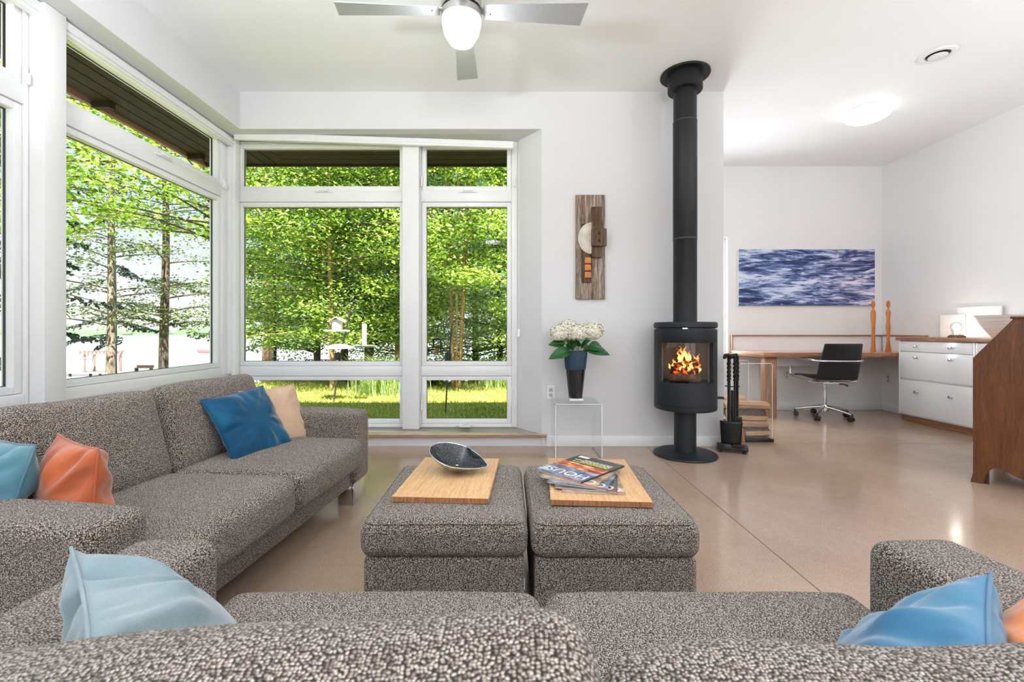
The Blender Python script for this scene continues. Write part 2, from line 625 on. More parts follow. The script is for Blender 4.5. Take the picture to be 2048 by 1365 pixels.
for i, (a, b) in enumerate(((-1.75, .75), (1.15, 3.65))):  # two unseen rear windows, added for fill light
    window('window_%d' % (6 + i), (0, YR - .02, 0), PI, -b, -a, .35, 2.55, [(-b + .05, -a - .05, .42, 2.48)], [])
al = MB().box(1.95, 2.765, YA - .02, YA + .058, .645, .657)
struct(al.build('trim_6', MAT['sillwood'], smooth=False))

# roller blinds under the soffits
t = thing('roller_blind', 'long white roller blind cassette above the side windows', 'blind', (-2.46, 2.2, 2.69))
m = MB().rbox(.028, 1.93, .025, .008, (0, 0, 0))
m.build('cassette', MAT['trim'], t)
m = MB().box(-.022, .020, -1.92, 1.92, -.047, -.026)
m.build('bottom_bar', MAT['vinyl'], t, bevel=.003)
t = thing('roller_blind', 'white roller blind cassette hung slightly crooked above the front windows', 'blind', (-1.17, 4.06, 2.688))
m = MB().rbox(1.235, .022, .020, .006, (0, 0, 0))
c = m.build('cassette', MAT['trim'], t)
m2 = MB().rbox(1.235, .018, .011, .004, (0, -.002, -.030))
c2 = m2.build('bottom_bar', MAT['vinyl'], t)
t.rotation_euler = (0, R(1.9), 0)
t = thing('blind_cord', 'white blind pull cord hanging down the splayed window jamb', 'cord', (.108, 4.07, 1.0))
m = MB().tube([(0, 0, 1.60), (.001, 0, .8), (0, 0, 0)], .002, 6).tube([(.012, 0, 1.60), (.013, 0, .8), (.010, 0, 0)], .002, 6)
m.build('cord', MAT['outlet'], t)
m = MB().rbox(.012, .009, .035, .007, (.005, 0, -.03))
m.build('weight', MAT['acrylic_edge'], t)


def outlet(label, loc, rotz):
    t = thing('wall_outlet', label, 'outlet', loc, rotz)
    MB().rbox(.036, .003, .058, .003, (0, -.004, 0)).build('cover_plate', MAT['outlet'], t)
    for z in (-.022, .022):
        s = MB().rbox(.015, .002, .014, .002, (0, -.0075, z))
        s.build('socket', MAT['socket'], t)
    return t


outlet('white wall outlet beside the window, above the clear acrylic table', (.385, YB, .462), 0)
outlet('white wall outlet with a plugged cord under the desk', (3.505, YA, .435), 0)
outlet('white wall outlet on the right wall under the desk end', (XR, 5.62, .395), -PI / 2 )
# ---------------------------------------------------------------- sofas
def nz(p, s, a, seed=0.0):
    return noise.noise(Vector((p[0] * s + seed, p[1] * s - seed, p[2] * s + seed * .5))) * a


def sofa(label, loc, rotz, W, ta, peaks):
    """local: x along the sofa, front at y=0 facing -y, back at +y"""
    t = thing('two_seat_sofa', label, 'sofa', loc, rotz)
    L = W / 2
    sw = (W - 2 * ta) / 2
    m = MB().rbox(L - ta + .002, .40, .078, .02, (0, .44, .182), (8, 4, 1))
    m.build('base', MAT['tweed'], t)
    for sx in (-1, 1):
        def arm(p):
            p = Vector(p)
            top = max(0, (p.z + .1) / .33)
            p.z += .006 * math.sin((p.y + .44) * 3.2) * top
            p += Vector((nz(p, 6, .005, 3), 0, nz(p, 5, .005, 9)))
            return p
        m = MB().rbox(ta / 2, .455, .2025, .038, (sx * (L - ta / 2), .455, .3275), (4, 12, 5), 5, arm)
        m.build('arm', MAT['tweed'], t)
    m = MB().rbox(L - ta, .065, .25, .04, (0, .845, .36), (10, 2, 4))
    m.build('backrest', MAT['tweed'], t)
    for i, sx in enumerate((-1, 1)):
        hx, hy, hz = sw / 2 - .002, .32, .085

        def seat(p, hx=hx, hy=hy, hz=hz, sd=i * 7 + loc[0]):
            p = Vector(p)
            cu = max(0, 1 - (p.x / hx) ** 4) * max(0, 1 - (p.y / hy) ** 4)
            if p.z > 0:
                p.z += .016 * cu + nz(p, 5, .006, sd) * cu
            if p.y < -hy * .8:
                p.y -= .012 * max(0, 1 - (p.x / hx) ** 4) * max(0, 1 - (p.z / hz) ** 2)
            return p
        m = MB().rbox(hx, hy, hz, .045, (0, 0, 0), (12, 12, 3), 6, seat)
        m.build('seat_cushion', MAT['tweed'], t, loc=(sx * sw / 2, .285, .305))
        # back cushion, leaning back, fuller in the middle
        h, d = .205, .085
        pk = peaks[i]

        def back(p, hx=hx, h=h, d=d, pk=pk, sd=i * 5 + loc[1]):
            p = Vector(p)
            u = p.x / hx
            cu = max(0, 1 - u ** 4) * max(0, 1 - (p.z / h) ** 4)
            if p.y < 0:
                p.y -= .030 * cu + nz(p, 6, .012, sd) * cu
            f = max(0, p.z / h)
            p.z += f * (pk[0] + pk[1] * u - .010 * u * u) + f * nz(p, 4.5, .012, sd + 3)
            p.y += nz(p, 4, .008, sd + 7) * f
            return p
        m = MB().rbox(hx, d, h, .052, (0, 0, 0), (14, 3, 10), 6, back)
        m.build('back_cushion', MAT['tweed'], t, loc=(sx * sw / 2, .640, .545), rot=(R(-16), 0, 0))
    for sx in (-1, 1):
        for y in (.035, .80):
            a_, b_ = sorted((sx * (L - ta + .006), sx * (L - .010)))
            m = MB().box(a_, b_, y - .010, y + .004, .0, .127)
            c_ = sx * (L - ta + .013)
            m.box(c_ - .007, c_ + .007, y + .004, y + .085, .0, .127)
            m.build('leg', MAT['chrome'], t, bevel=.002)
    return t


sofa('taupe tweed sofa along the side windows with four throw pillows', (-.902, 1.92, 0), R(90 - 5.4), 1.70, .18,
     [(.0, .0), (.0, .0)])
sofa('taupe tweed sofa seen from behind in the foreground, back cushions nearest', (.085, 1.055, 0), PI, 1.87, .20,
     [(-.080, .0), (-.050, -.041)])


def ottoman(label, loc, rotz, wx, wy):
    t = thing('ottoman', label, 'ottoman', loc, rotz, 'pair of tweed ottomans')

    def cush(p):
        p = Vector(p)
        cu = max(0, 1 - (p.x / wx * 2) ** 4) * max(0, 1 - (p.y / wy * 2) ** 4)
        if p.z > 0:
            p.z += .012 * cu + nz(p, 5, .003, loc[0] * 9) * cu
        return p
    MB().rbox(wx / 2 - .012, wy / 2 - .012, .13, .018, (0, 0, .17), (6, 6, 3)).build('base', MAT['tweed'], t)
    MB().rbox(wx / 2, wy / 2, .058, .040, (0, 0, 0), (12, 14, 2), 6, cush).build('top_cushion', MAT['tweed'], t, loc=(0, 0, .353))
    z = .404
    pts = []
    a, b, r = wx / 2 - .012, wy / 2 - .012, .035
    for cx, cy, a0 in ((a - r, b - r, 0), (-a + r, b - r, 90), (-a + r, -b + r, 180), (a - r, -b + r, 270)):
        for k in range(5):
            an = R(a0 + k * 22.5)
            pts.append((cx + r * math.cos(an), cy + r * math.sin(an), z))
    MB().tube(pts, .0028, 6, closed=True).build('piping', MAT['tweed'], t)
    for sx in (-1, 1):
        for sy in (-1, 1):
            MB().box(sx * (wx / 2 - .05) - .02, sx * (wx / 2 - .05) + .02, sy * (wy / 2 - .05) - .02, sy * (wy / 2 - .05) + .02, 0, .05).build('foot', MAT['black'], t)
    m = MB().rbox(.0015, .007, .016, .0012, (wx / 2 - .0105, -wy / 2 + .04, .205))
    m.build('fabric_tag', MAT['outlet'], t)
    return t


ottoman('left tweed ottoman carrying the board with the silver bowl', (-.192, 1.70, 0), 0.0, .520, .62)
ottoman('right tweed ottoman carrying the board with the magazines', (.338, 1.695, 0), 0.0, .522, .62)


# ---------------------------------------------------------------- pillows
def pillow(label, mat, centre, right, normal, w, h, th, seed, group='velvet throw pillows', pinch=.055, wr=.006):
    """local x=right, y=up along the face, z=outward"""
    N = 40
    n = Vector(normal).normalized()
    r = Vector(right)
    r = (r - n * r.dot(n)).normalized()
    u = n.cross(r)
    M = Matrix(((r.x, u.x, n.x, centre[0]), (r.y, u.y, n.y, centre[1]), (r.z, u.z, n.z, centre[2]), (0, 0, 0, 1)))

    def pt(a, b, side):
        x = a * w / 2 * (1 - pinch * (1 - b * b)) 
        y = b * h / 2 * (1 - pinch * (1 - a * a))
        prof = (max(0, 1 - abs(a) ** 2.6) * max(0, 1 - abs(b) ** 2.6)) ** .52
        z = side * th / 2 * prof
        env = min(1, prof * 1.6) * (.35 + .65 * max(abs(a), abs(b)))
        p = Vector((x, y, 0))
        ang = math.atan2(b, a + 1e-6)
        rad = math.hypot(a, b)
        wv = noise.noise(Vector((x * 9 + seed, y * 9, side * 3 + seed))) * 1.2
        far = min(1.0, max(0.0, (rad - .18) / .55))
        wa = noise.noise(Vector((ang * 3.4 + seed, rad * .9, seed * 1.7 + side))) * 1.6
        cr = wa - abs(noise.noise(Vector((ang * 2.3 - seed, rad * 1.3 + seed, side * 2)))) * 1.5
        cr -= .8 * abs(noise.noise(Vector((ang * 5.5 + seed * 2, rad * 1.1 - seed, side * 4)))) * min(1, rad)
        far = min(1.0, max(0.0, (rad - .18) / .55))
        far = far * far * (3 - 2 * far)
        z += side * (wv * (.35 + .65 * far) * min(1, rad * 3) + cr * far) * wr * env * 2.2
        return (x, y, z)
    vs, fs, idx = [], [], {}
    for side in (1, -1):
        for i in range(N + 1):
            for j in range(N + 1):
                a = math.sin((i / N * 2 - 1) * PI / 2 * .999) * .35 + (i / N * 2 - 1) * .65
                b = math.sin((j / N * 2 - 1) * PI / 2 * .999) * .35 + (j / N * 2 - 1) * .65
                edge = i in (0, N) or j in (0, N)
                key = (i, j, 0 if edge else side)
                if key not in idx:
                    idx[key] = len(vs)
                    vs.append(pt(a, b, side if not edge else 0))
        for i in range(N):
            for j in range(N):
                q = []
                for ii, jj in ((i, j), (i + 1, j), (i + 1, j + 1), (i, j + 1)):
                    e = ii in (0, N) or jj in (0, N)
                    q.append(idx[(ii, jj, 0 if e else side)])
                fs.append(tuple(q if side == 1 else reversed(q)))
    m = MB()
    m.add(vs, fs)
    o = m.build('throw_pillow', mat, ang=80)
    sub = o.modifiers.new('smooth', 'SUBSURF')
    sub.levels = sub.render_levels = 1
    o.matrix_world = M
    tag(o, label, 'pillow', group)
    loop = []
    for k in range(4):
        for q in range(12):
            s = -1 + 2 * q / 12
            a, b = ((s, -1), (1, s), (-s, 1), (-1, -s))[k]
            loop.append((a * w / 2 * (1 - pinch * (1 - b * b)), b * h / 2 * (1 - pinch * (1 - a * a)), 0))
    pm = MB().tube(loop, .0026, 6, closed=True)
    pm.build('seam', mat, o)
    return o


V_TEAL = velvet('teal_velvet', srgb(8, 68, 98), srgb(28, 100, 132), srgb(6, 48, 76))
V_SAND = velvet('sand_velvet', srgb(196, 164, 136), srgb(216, 188, 164), srgb(176, 142, 114))
V_ORANGE = velvet('orange_velvet', srgb(176, 92, 56), srgb(204, 132, 98), srgb(150, 72, 42))
V_AQUA = velvet('aqua_velvet', srgb(82, 126, 138), srgb(124, 162, 164), srgb(60, 98, 120))
V_PALE = velvet('pale_blue_velvet', srgb(122, 140, 146), srgb(148, 162, 164), srgb(102, 122, 134))
V_SKY = velvet('sky_blue_velvet', srgb(64, 116, 148), srgb(98, 144, 168), srgb(44, 92, 128))
V_TANGER = velvet('tangerine_velvet', srgb(232, 136, 70), srgb(244, 170, 112), srgb(214, 112, 46))

pillow('deep teal velvet pillow leaning near the far arm of the window sofa', V_TEAL, (-1.288, 2.300, .530), (.25, .97, .03), (.80, -.30, .52), .36, .36, .12, 1.0)
pillow('sand beige pillow tucked behind the teal one at the sofa arm', V_SAND, (-1.272, 2.540, .522), (.45, .89, 0), (.80, -.40, .45), .34, .34, .11, 4.2, wr=.004)
pillow('burnt orange pillow on the window sofa, beside its near arm', V_ORANGE, (-1.30, 1.375, .505), (.85, -.53, 0), (-.53, -.85, .05), .35, .32, .15, 2.7, wr=.008)
pillow('aqua blue pillow at the left edge, behind the near arm of the window sofa', V_AQUA, (-1.505, 1.325, .51), (.90, -.42, 0), (-.40, -.85, .25), .36, .34, .15, 8.8)
pillow('pale blue pillow leaning in the left corner of the foreground sofa', V_PALE, (-.495, .672, .492), (.70, -.70, 0), (.60, .62, .52), .36, .38, .19, 6.1, wr=.013)
pillow('sky blue pillow leaning in the right corner of the foreground sofa', V_SKY, (.570, .668, .450), (.70, .70, 0), (-.60, .62, .52), .38, .38, .17, 3.3, wr=.009)
pillow('tangerine pillow at the right edge, behind the sky blue one', V_TANGER, (.775, .665, .500), (.80, .55, 0), (-.48, .70, .52), .34, .34, .13, 5.7)

# ---------------------------------------------------------------- boards, bowl, magazines
t = thing('serving_board', 'thick bamboo board on the left ottoman, under the silver bowl', 'board', (-.206, 1.755, .4235), R(-3.5))
MB().box(-.162, .162, -.235, .235, 0, .019).build('board_top', MAT['bamboo'], t, bevel=.0015)
MB().box(-.1615, .1615, -.2358, -.2352, .001, .018).build('end_grain', MAT['bamboo_end'], t)
t = thing('serving_board', 'thick bamboo board on the right ottoman, under the magazines', 'board', (.328, 1.735, .4235), R(-4.0))
MB().box(-.165, .165, -.245, .245, 0, .019).build('board_top', MAT['bamboo'], t, bevel=.0015)
MB().box(-.1645, .1645, -.2458, -.2452, .001, .018).build('end_grain', MAT['bamboo_end'], t)


def bowl_inside():
    t = NT('dark_brushed_enamel')
    b = t.bsdf(None, .10, .2, .7)
    tc = t.n('ShaderNodeTexCoord')
    sep = t.n('ShaderNodeSeparateXYZ')
    t.l(tc.outputs['Object'], sep.inputs[0])
    at = t.n('ShaderNodeMath', operation='ARCTAN2')
    t.l(sep.outputs[1], at.inputs[0])
    t.l(sep.outputs[0], at.inputs[1])
    ln = t.n('ShaderNodeVectorMath', operation='LENGTH')
    t.l(tc.outputs['Object'], ln.inputs[0])
    cb = t.n('ShaderNodeCombineXYZ')
    t.l(at.outputs[0], cb.inputs[0])
    mu = t.n('ShaderNodeMath', operation='MULTIPLY')
    mu.inputs[1].default_value = 6.0
    t.l(ln.outputs['Value'], mu.inputs[0])
    t.l(mu.outputs[0], cb.inputs[1])
    nz_ = t.noise(cb.outputs[0], 26, 3, .6)
    t.l(t.ramp(nz_.outputs[0], [(.42, srgb(16, 19, 24)), (.60, srgb(48, 54, 60)), (.74, srgb(150, 158, 160))]), b.inputs['Base Color'])
    return t.m


t = thing('leaf_bowl', 'silver leaf-shaped bowl with a dark streaked inside', 'bowl', (-.193, 1.80, .4432), R(-12))
t.rotation_euler = (0, 0, R(-14))
NA, NR = 64, 16


def bowl_pt(k, i, off):
    an = 2 * PI * k / NA
    q = i / NR
    ex = math.cos(an)
    ey = math.sin(an)
    a = .112 if ex < 0 else .128
    pt_ = 1.0 if ex < 0 else max(0.0, 1 - ex) ** .42
    x = a * ex * q
    y = .092 * ey * pt_ * q
    rim = .060 + .030 * (-ex) + .016 * ey
    z = .004 + (rim - .004) * q ** 2.1
    return (x * (1 - off * 9), y * (1 - off * 11), z + off * (1 - q))


for nm, off, mt in (('outer_shell', 0.0, MAT['nickel']), ('inner_enamel', .0035, bowl_inside())):
    m = MB()
    vs = [bowl_pt(0, 0, off)] + [bowl_pt(k, i, off) for i in range(1, NR + 1) for k in range(NA)]
    fs = [(0, 1 + k, 1 + (k + 1) % NA) for k in range(NA)]
    for i in range(NR - 1):
        for k in range(NA):
            a, b = 1 + i * NA + k, 1 + i * NA + (k + 1) % NA
            fs.append((a, a + NA, b + NA, b))
    m.add(vs, fs)
    m.build(nm, mt, t)
rim = [tuple((Vector(bowl_pt(k, NR, 0)) + Vector(bowl_pt(k, NR, .0035))) / 2) for k in range(NA)]
MB().tube(rim, .0024, 8, closed=True).build('rim', MAT['chrome'], t)


def cover_mat(name, stops, scale, seed):
    t = NT(name)
    b = t.bsdf(None, .18, 0, .5)
    v = t.coord((1, 1.6, 1), (0, 0, seed))
    nz_ = t.noise(v, scale, 3, .5, .6)
    t.l(t.ramp(nz_.outputs[0], stops), b.inputs['Base Color'])
    return t.m


CV = [cover_mat('cover_dark', [(.3, srgb(30, 32, 36)), (.6, srgb(44, 46, 52)), (.8, srgb(70, 72, 78))], 6, .3),
      cover_mat('cover_fire', [(.3, srgb(70, 34, 24)), (.45, srgb(170, 70, 30)), (.58, srgb(232, 150, 80)), (.72, srgb(250, 226, 180))], 22, .8),
      cover_mat('cover_blue', [(.3, srgb(40, 48, 66)), (.5, srgb(96, 112, 142)), (.7, srgb(176, 188, 206))], 18, .1),
      cover_mat('cover_tan', [(.3, srgb(120, 96, 72)), (.5, srgb(176, 150, 122)), (.7, srgb(214, 196, 172))], 12, 1.3),
      cover_mat('cover_slate', [(.3, srgb(58, 62, 70)), (.5, srgb(96, 110, 130)), (.7, srgb(190, 200, 210))], 12, 2.1),
      cover_mat('cover_charcoal', [(.3, srgb(40, 38, 38)), (.55, srgb(78, 74, 72)), (.75, srgb(150, 140, 130))], 10, 2.9)]
PAPER = plain('magazine_pages', srgb(196, 186, 182), .6, 0, .3, .12, 200)
INK_W = plain('pale_ink', srgb(226, 228, 216), .4)
INK_Y = plain('yellow_ink', srgb(222, 226, 70), .4)
INK_R = plain('red_ink', srgb(196, 60, 56), .4)


def text(s, size, mat, parent, loc, rz=0, name='cover_title'):
    cu = bpy.data.curves.new(name, 'FONT')
    cu.body = s
    cu.size = size
    cu.extrude = .0001
    cu.resolution_u = 3
    cu.materials.append(mat)
    tmp = bpy.data.objects.new(name, cu)
    me = bpy.data.meshes.new_from_object(tmp)
    bpy.data.objects.remove(tmp)
    o = bpy.data.objects.new(name, me)
    COL.objects.link(o)
    o.parent = parent
    o.location = loc
    o.rotation_euler = (0, 0, rz)
    return o


def magazine(label, loc, ang, cover, title, th=.005, hero=False, tilt=0.0):
    t = thing('magazine', label, 'magazine', loc, 0, 'fanned stack of magazines')
    t.rotation_euler = (tilt, 0, R(ang))
    w, h = .212, .278
    MB().box(-w / 2 + .001, w / 2 - .002, -h / 2 + .001, h / 2 - .001, .0006, th - .0006).build('pages', PAPER, t)
    m = MB().box(-w / 2, w / 2, -h / 2, h / 2, th - .0006, th).box(-w / 2, w / 2, -h / 2, h / 2, 0, .0006).box(-w / 2 - .0004, -w / 2 + .0006, -h / 2, h / 2, 0, th)
    m.build('cover', cover, t)
    z = th + .0003
    if hero:
        MB().box(-w / 2 + .001, w / 2 - .001, -.035, .035, z - .0003, z - .0001).build('cover_photo', CV[1], t)
        MB().box(-w / 2 + .001, w / 2 - .001, .03, h / 2 - .001, z - .0003, z + .0001).build('cover_sky', CV[2], t)
        tt = text('HOUSE', .066, INK_W, t, (-w / 2 + .006, .070, z + .0002))
        for k, (ww, mm) in enumerate(((.15, INK_Y), (.13, INK_Y), (.16, INK_W), (.12, INK_W))):
            x = -w / 2 + .02
            rr = random.Random(k)
            b = MB()
            while x < -w / 2 + .02 + ww:
                l_ = rr.uniform(.006, .02)
                b.box(x, x + l_, -.055 - k * .012, -.049 - k * .012, z, z + .0001)
                x += l_ + .003
            b.build('cover_lines', mm, t)
        MB().box(.045, .095, -h / 2 + .008, -h / 2 + .03, z, z + .0001).build('address_label', INK_W, t)
        MB().box(-w / 2 + .004, -w / 2 + .10, h / 2 - .010, h / 2 - .004, z, z + .0002).build('red_banner', INK_R, t)
    else:
        text(title, .062, INK_W, t, (-w / 2 + .008, .082, z))
        MB().box(-w / 2 + .004, -w / 2 + .07, h / 2 - .010, h / 2 - .004, z, z + .0002).build('red_banner', INK_R, t)
    return t


mz = .4432
specs = [('bottom magazine of the fanned stack, tan cover, turned most squarely to the front', (.312, 1.690), 174, CV[3], 'C'),
         ('magazine with a charcoal cover, second from the bottom of the fan', (.304, 1.698), 166, CV[5], 'C'),
         ('magazine with a slate blue cover in the middle of the fan', (.298, 1.710), 156, CV[4], 'C'),
         ('magazine with a tan cover just under the top one', (.290, 1.725), 146, CV[3], 'C')]
for i, (lb, (x, y), a, cv, ti) in enumerate(specs):
    magazine(lb, (x, y, mz), a, cv, ti, .0058)
    mz += .0061
magazine('top magazine of the stack, dark cover with glowing windows and a large title', (.285, 1.752, mz), 134, CV[0], 'HOUSE', .006, True)
# ---------------------------------------------------------------- wood stove
SX, SY = 1.432, 3.66
FACE = math.atan2(-SY, -SX)                     # the door looks towards the seats
t = thing('wood_stove', 'black round pedestal wood stove with a burning fire behind curved glass', 'stove', (SX, SY, 0), 0)
MB().lathe([(.0, .0), (.240, .0), (.243, .006), (.240, .016), (.225, .024), (.20, .028), (.10, .030), (.0, .030)], 64).build('base_plate', MAT['castiron'], t)
MB().lathe([(.084, .028), (.084, .40)], 48).build('pedestal', MAT['castiron'], t)
RB = .236
HALF = R(62)
m = MB()
m.lathe([(.0, .370), (.222, .370), (RB - .002, .376), (RB, .385), (RB, .412), (RB - .004, .416), (.22, .416)], 96)
m.build('ash_drawer_ring', MAT['castiron'], t)
m = MB()
m.lathe([(.20, .418), (RB, .418), (RB, .585), (RB - .008, .592), (.20, .592)], 96)          # lower shell
m.lathe([(.20, .900), (RB - .006, .900), (RB, .908), (RB, 1.000), (RB - .004, 1.004), (.20, 1.004)], 96)
a0, a1 = FACE + HALF, FACE - HALF + 2 * PI
m.lathe([(.205, .585), (RB, .585), (RB, .905), (.205, .905)], 64, (0, 0, 0), a0, a1)         # closed back
for an in (a0, a1):
    m.add([(r * math.cos(an), r * math.sin(an), z) for r, z in ((.205, .585), (RB, .585), (RB, .905), (.205, .905))], [(0, 1, 2, 3)])
m.build('body', MAT['castiron'], t)
MB().lathe([(.0, 1.012), (.228, 1.012), (RB + .002, 1.018), (RB + .004, 1.030), (RB + .002, 1.052), (RB - .006, 1.060), (.0, 1.064)], 96).build('top_plate', MAT['castiron'], t)
MB().lathe([(.0, 1.0), (.222, 1.0), (.222, 1.014), (.0, 1.014)], 64).build('top_gap', MAT['black'], t)
MB().lathe([(RB - .005, .592), (RB - .005, .902)], 64, (0, 0, 0), FACE - HALF + R(3), FACE + HALF - R(3)).build('door_glass', clear('stove_glass', (.93, .93, .92, 1), .05), t)
for s in (-1, 1):
    m = MB()
    m.lathe([(RB - .010, .588), (RB - .001, .588), (RB - .001, .904), (RB - .010, .904)], 4, (0, 0, 0), FACE + s * (HALF - R(2)) - R(2), FACE + s * (HALF - R(2)) + R(2))
    m.build('door_frame', MAT['black'], t)
liner = plain('vermiculite_liner', srgb(128, 122, 114), .85, 0, .1, .10, 8)
m = MB().lathe([(.196, .594), (.196, .90)], 64, (0, 0, 0), a0 - R(6), a1 + R(6))
m.lathe([(.0, .594), (.20, .594)], 48)
m.build('fire_liner', liner, t)
hx, hy = math.cos(FACE), math.sin(FACE)
m = MB().box(-.018, .018, -.004, .004, 0, .008, Matrix.Translation((hx * (RB + .003), hy * (RB + .003), 1.006)) @ Matrix.Rotation(FACE + PI / 2, 4, 'Z'))
m.build('lid_latch', MAT['chrome'], t)
m = MB().box(-.012, .012, -.002, .001, 0, .004, Matrix.Translation((hx * RB, hy * RB, .950)) @ Matrix.Rotation(FACE + PI / 2, 4, 'Z'))
m.build('name_plate', MAT['black'], t)
m = MB().tube([(.225, .02, .455), (.252, .018, .455)], .010, 12).tube([(.252, .018, .455), (.315, .010, .452)], [.012, .010], 12)
m.build('air_lever', MAT['wroughtiron'], t)
m = MB().lathe([(.090, 1.062), (.090, 1.72), (.0915, 1.722), (.0915, 2.66), (.0885, 2.662), (.0885, 3.03)], 64)
m.build('flue_pipe', MAT['blackpipe'], t)
MB().lathe([(.0922, 1.719), (.0926, 1.724), (.0922, 1.729)], 64).build('pipe_joint', MAT['darkgap'], t)
m = MB().lathe([(.0922, 2.655), (.0926, 2.660), (.0900, 2.664)], 64)
m.build('pipe_joint', MAT['darkgap'], t)
m = MB().lathe([(.092, 2.905), (.128, 2.905), (.132, 2.91), (.132, 3.03), (.09, 3.03)], 64)
m.lathe([(.10, 3.029), (.188, 3.029), (.190, 3.033), (.188, CEIL - .001), (.10, CEIL - .001)], 64)
m.build('ceiling_collar', MAT['blackpipe'], t)

# the burning logs and the flames belong to the fire, a thing inside the stove
fire = thing('log_fire', 'burning logs with orange flames inside the stove', 'fire', (SX, SY, .596), FACE + PI / 2)


def char_mat():
    t = NT('charred_glowing_log')
    b = t.bsdf(None, .9, 0, .1)
    v = t.coord()
    n_ = t.noise(v, 26, 4, .6, .5)
    t.l(t.ramp(n_.outputs[0], [(.35, srgb(34, 22, 16)), (.55, srgb(96, 54, 32)), (.75, srgb(146, 92, 58))]), b.inputs['Base Color'])
    t.l(t.ramp(n_.outputs[0], [(.50, (0, 0, 0, 1)), (.62, (1, .10, .01, 1)), (.8, (1, .34, .06, 1))]), b.inputs['Emission Color'])
    b.inputs['Emission Strength'].default_value = 1.3
    return t.m


CHAR = char_mat()
ASH = plain('ash_bed', srgb(96, 70, 52), .95, 0, .1, .25, 60, .5, 90)
m = MB().rbox(.125, .09, .03, .028, (0, .02, .025), (10, 6, 1), 4, lambda p: (p[0], p[1], p[2] + nz(p, 22, .014)))
m.build('ash_bed', ASH, fire)
for (x, y, z, l_, r_, an, tl) in ((-.005, -.02, .075, .20, .032, 8, 3), (.02, .05, .078, .19, .034, -14, -4), (.01, .0, .125, .19, .030, 22, -8), (.085, .01, .13, .09, .022, 70, 38)):
    m = MB()
    Mx = Matrix.Translation((x, y, z)) @ Matrix.Rotation(R(an), 4, 'Z') @ Matrix.Rotation(R(tl), 4, 'Y')
    pts = [(-l_ / 2 + l_ * i / 8, nz((i, x, y), .9, .006), nz((i, y, z), .8, .006)) for i in range(9)]
    m.tube(pts, [r_ * (1 + nz((i * 3.3, x * 40, 0), 1, .18)) for i in range(9)], 9, M=Mx)
    m.build('burning_log', CHAR, fire)


def flame_mat():
    t = NT('flame')
    tc = t.n('ShaderNodeTexCoord')
    sep = t.n('ShaderNodeSeparateXYZ')
    t.l(tc.outputs['Generated'], sep.inputs[0])
    col = t.ramp(sep.outputs[2], [(.0, (1, .18, .02, 1)), (.25, (1, .50, .10, 1)), (.55, (1, .62, .18, 1)), (.85, (1, .30, .04, 1)), (1, (1, .16, .02, 1))])
    e = t.n('ShaderNodeEmission')
    t.l(col, e.inputs[0])
    st = t.ramp(sep.outputs[2], [(.0, (.25, .25, .25, 1)), (.35, (1, 1, 1, 1)), (1, (.25, .25, .25, 1))])
    mu = t.n('ShaderNodeMath', operation='MULTIPLY')
    mu.inputs[1].default_value = 3.0
    t.l(st, mu.inputs[0])
    t.l(mu.outputs[0], e.inputs[1])
    tr = t.n('ShaderNodeBsdfTransparent')
    mx = t.n('ShaderNodeMixShader')
    nn = t.noise(tc.outputs['Object'], 40, 2, .5, .8)
    t.l(t.ramp(nn.outputs[0], [(.36, (.15, .15, .15, 1)), (.52, (.95, .95, .95, 1))]), mx.inputs[0])
    t.l(tr.outputs[0], mx.inputs[1])
    t.l(e.outputs[0], mx.inputs[2])
    t.l(mx.outputs[0], t.out.inputs[0])
    return t.m


FLAME = flame_mat()
rr = random.Random(5)
for (x, y, z, h, w) in ((-.050, .0, .10, .135, .020), (-.025, .02, .10, .155, .026), (.012, .0, .11, .150, .026), (.035, .02, .11, .12, .020),
                        (-.085, .0, .09, .075, .016), (.070, .0, .12, .075, .018), (.098, .01, .11, .095, .016), (-.005, -.04, .085, .075, .016),
                        (-.115, .01, .085, .045, .012), (.055, -.03, .09, .06, .020), (.105, -.01, .06, .07, .012), (-.04, -.05, .075, .05, .013), (.03, -.055, .07, .05, .013)):
    m = MB()
    sd = rr.uniform(0, 50)
    pts = [(x + nz((i * .35, sd, 0), 1, .016) * i / 3, y + nz((i * .3, sd, 9), 1, .01), z + h * 1.12 * i / 12) for i in range(13)]
    rad = [w * .72 * (math.sin(PI * min(1, (i + .8) / 12.8)) ** .8) * (1 - .55 * i / 12) + .0006 for i in range(13)]
    m.tube(pts, rad, 10)
    m.build('flame', FLAME, fire)

# ---------------------------------------------------------------- fireside tools
TX, TY = 1.862, 3.765
t = thing('fire_tool_set', 'wrought iron fire tools hanging on a stand beside the stove', 'fire tools', (TX, TY, 0), R(-24))
m = MB().rbox(.115, .085, .012, .008, (0, 0, .034))
for x in (-.085, .085):
    for y in (-.055, .055):
        m.box(x - .014, x + .014, y - .014, y + .014, 0, .024)
m.build('stand_base', MAT['wroughtiron'], t)
m = MB().tube([(0, .015, .04), (0, .015, .50)], .010, 10)
m.tube([(-.055, .015, .535), (-.02, .012, .53), (.02, .012, .53), (.055, .015, .535)], .005, 8)
m.build('stand_post', MAT['wroughtiron'], t)


def twist(x0, y0, z0, z1, r, turns, rad):
    out = MB()
    for ph in (0, PI):
        pts = []
        for i in range(41):
            f = i / 40
            an = ph + turns * 2 * PI * f
            pts.append((x0 + rad * math.cos(an), y0 + rad * math.sin(an), z0 + (z1 - z0) * f))
        out.tube(pts, r, 8)
    return out


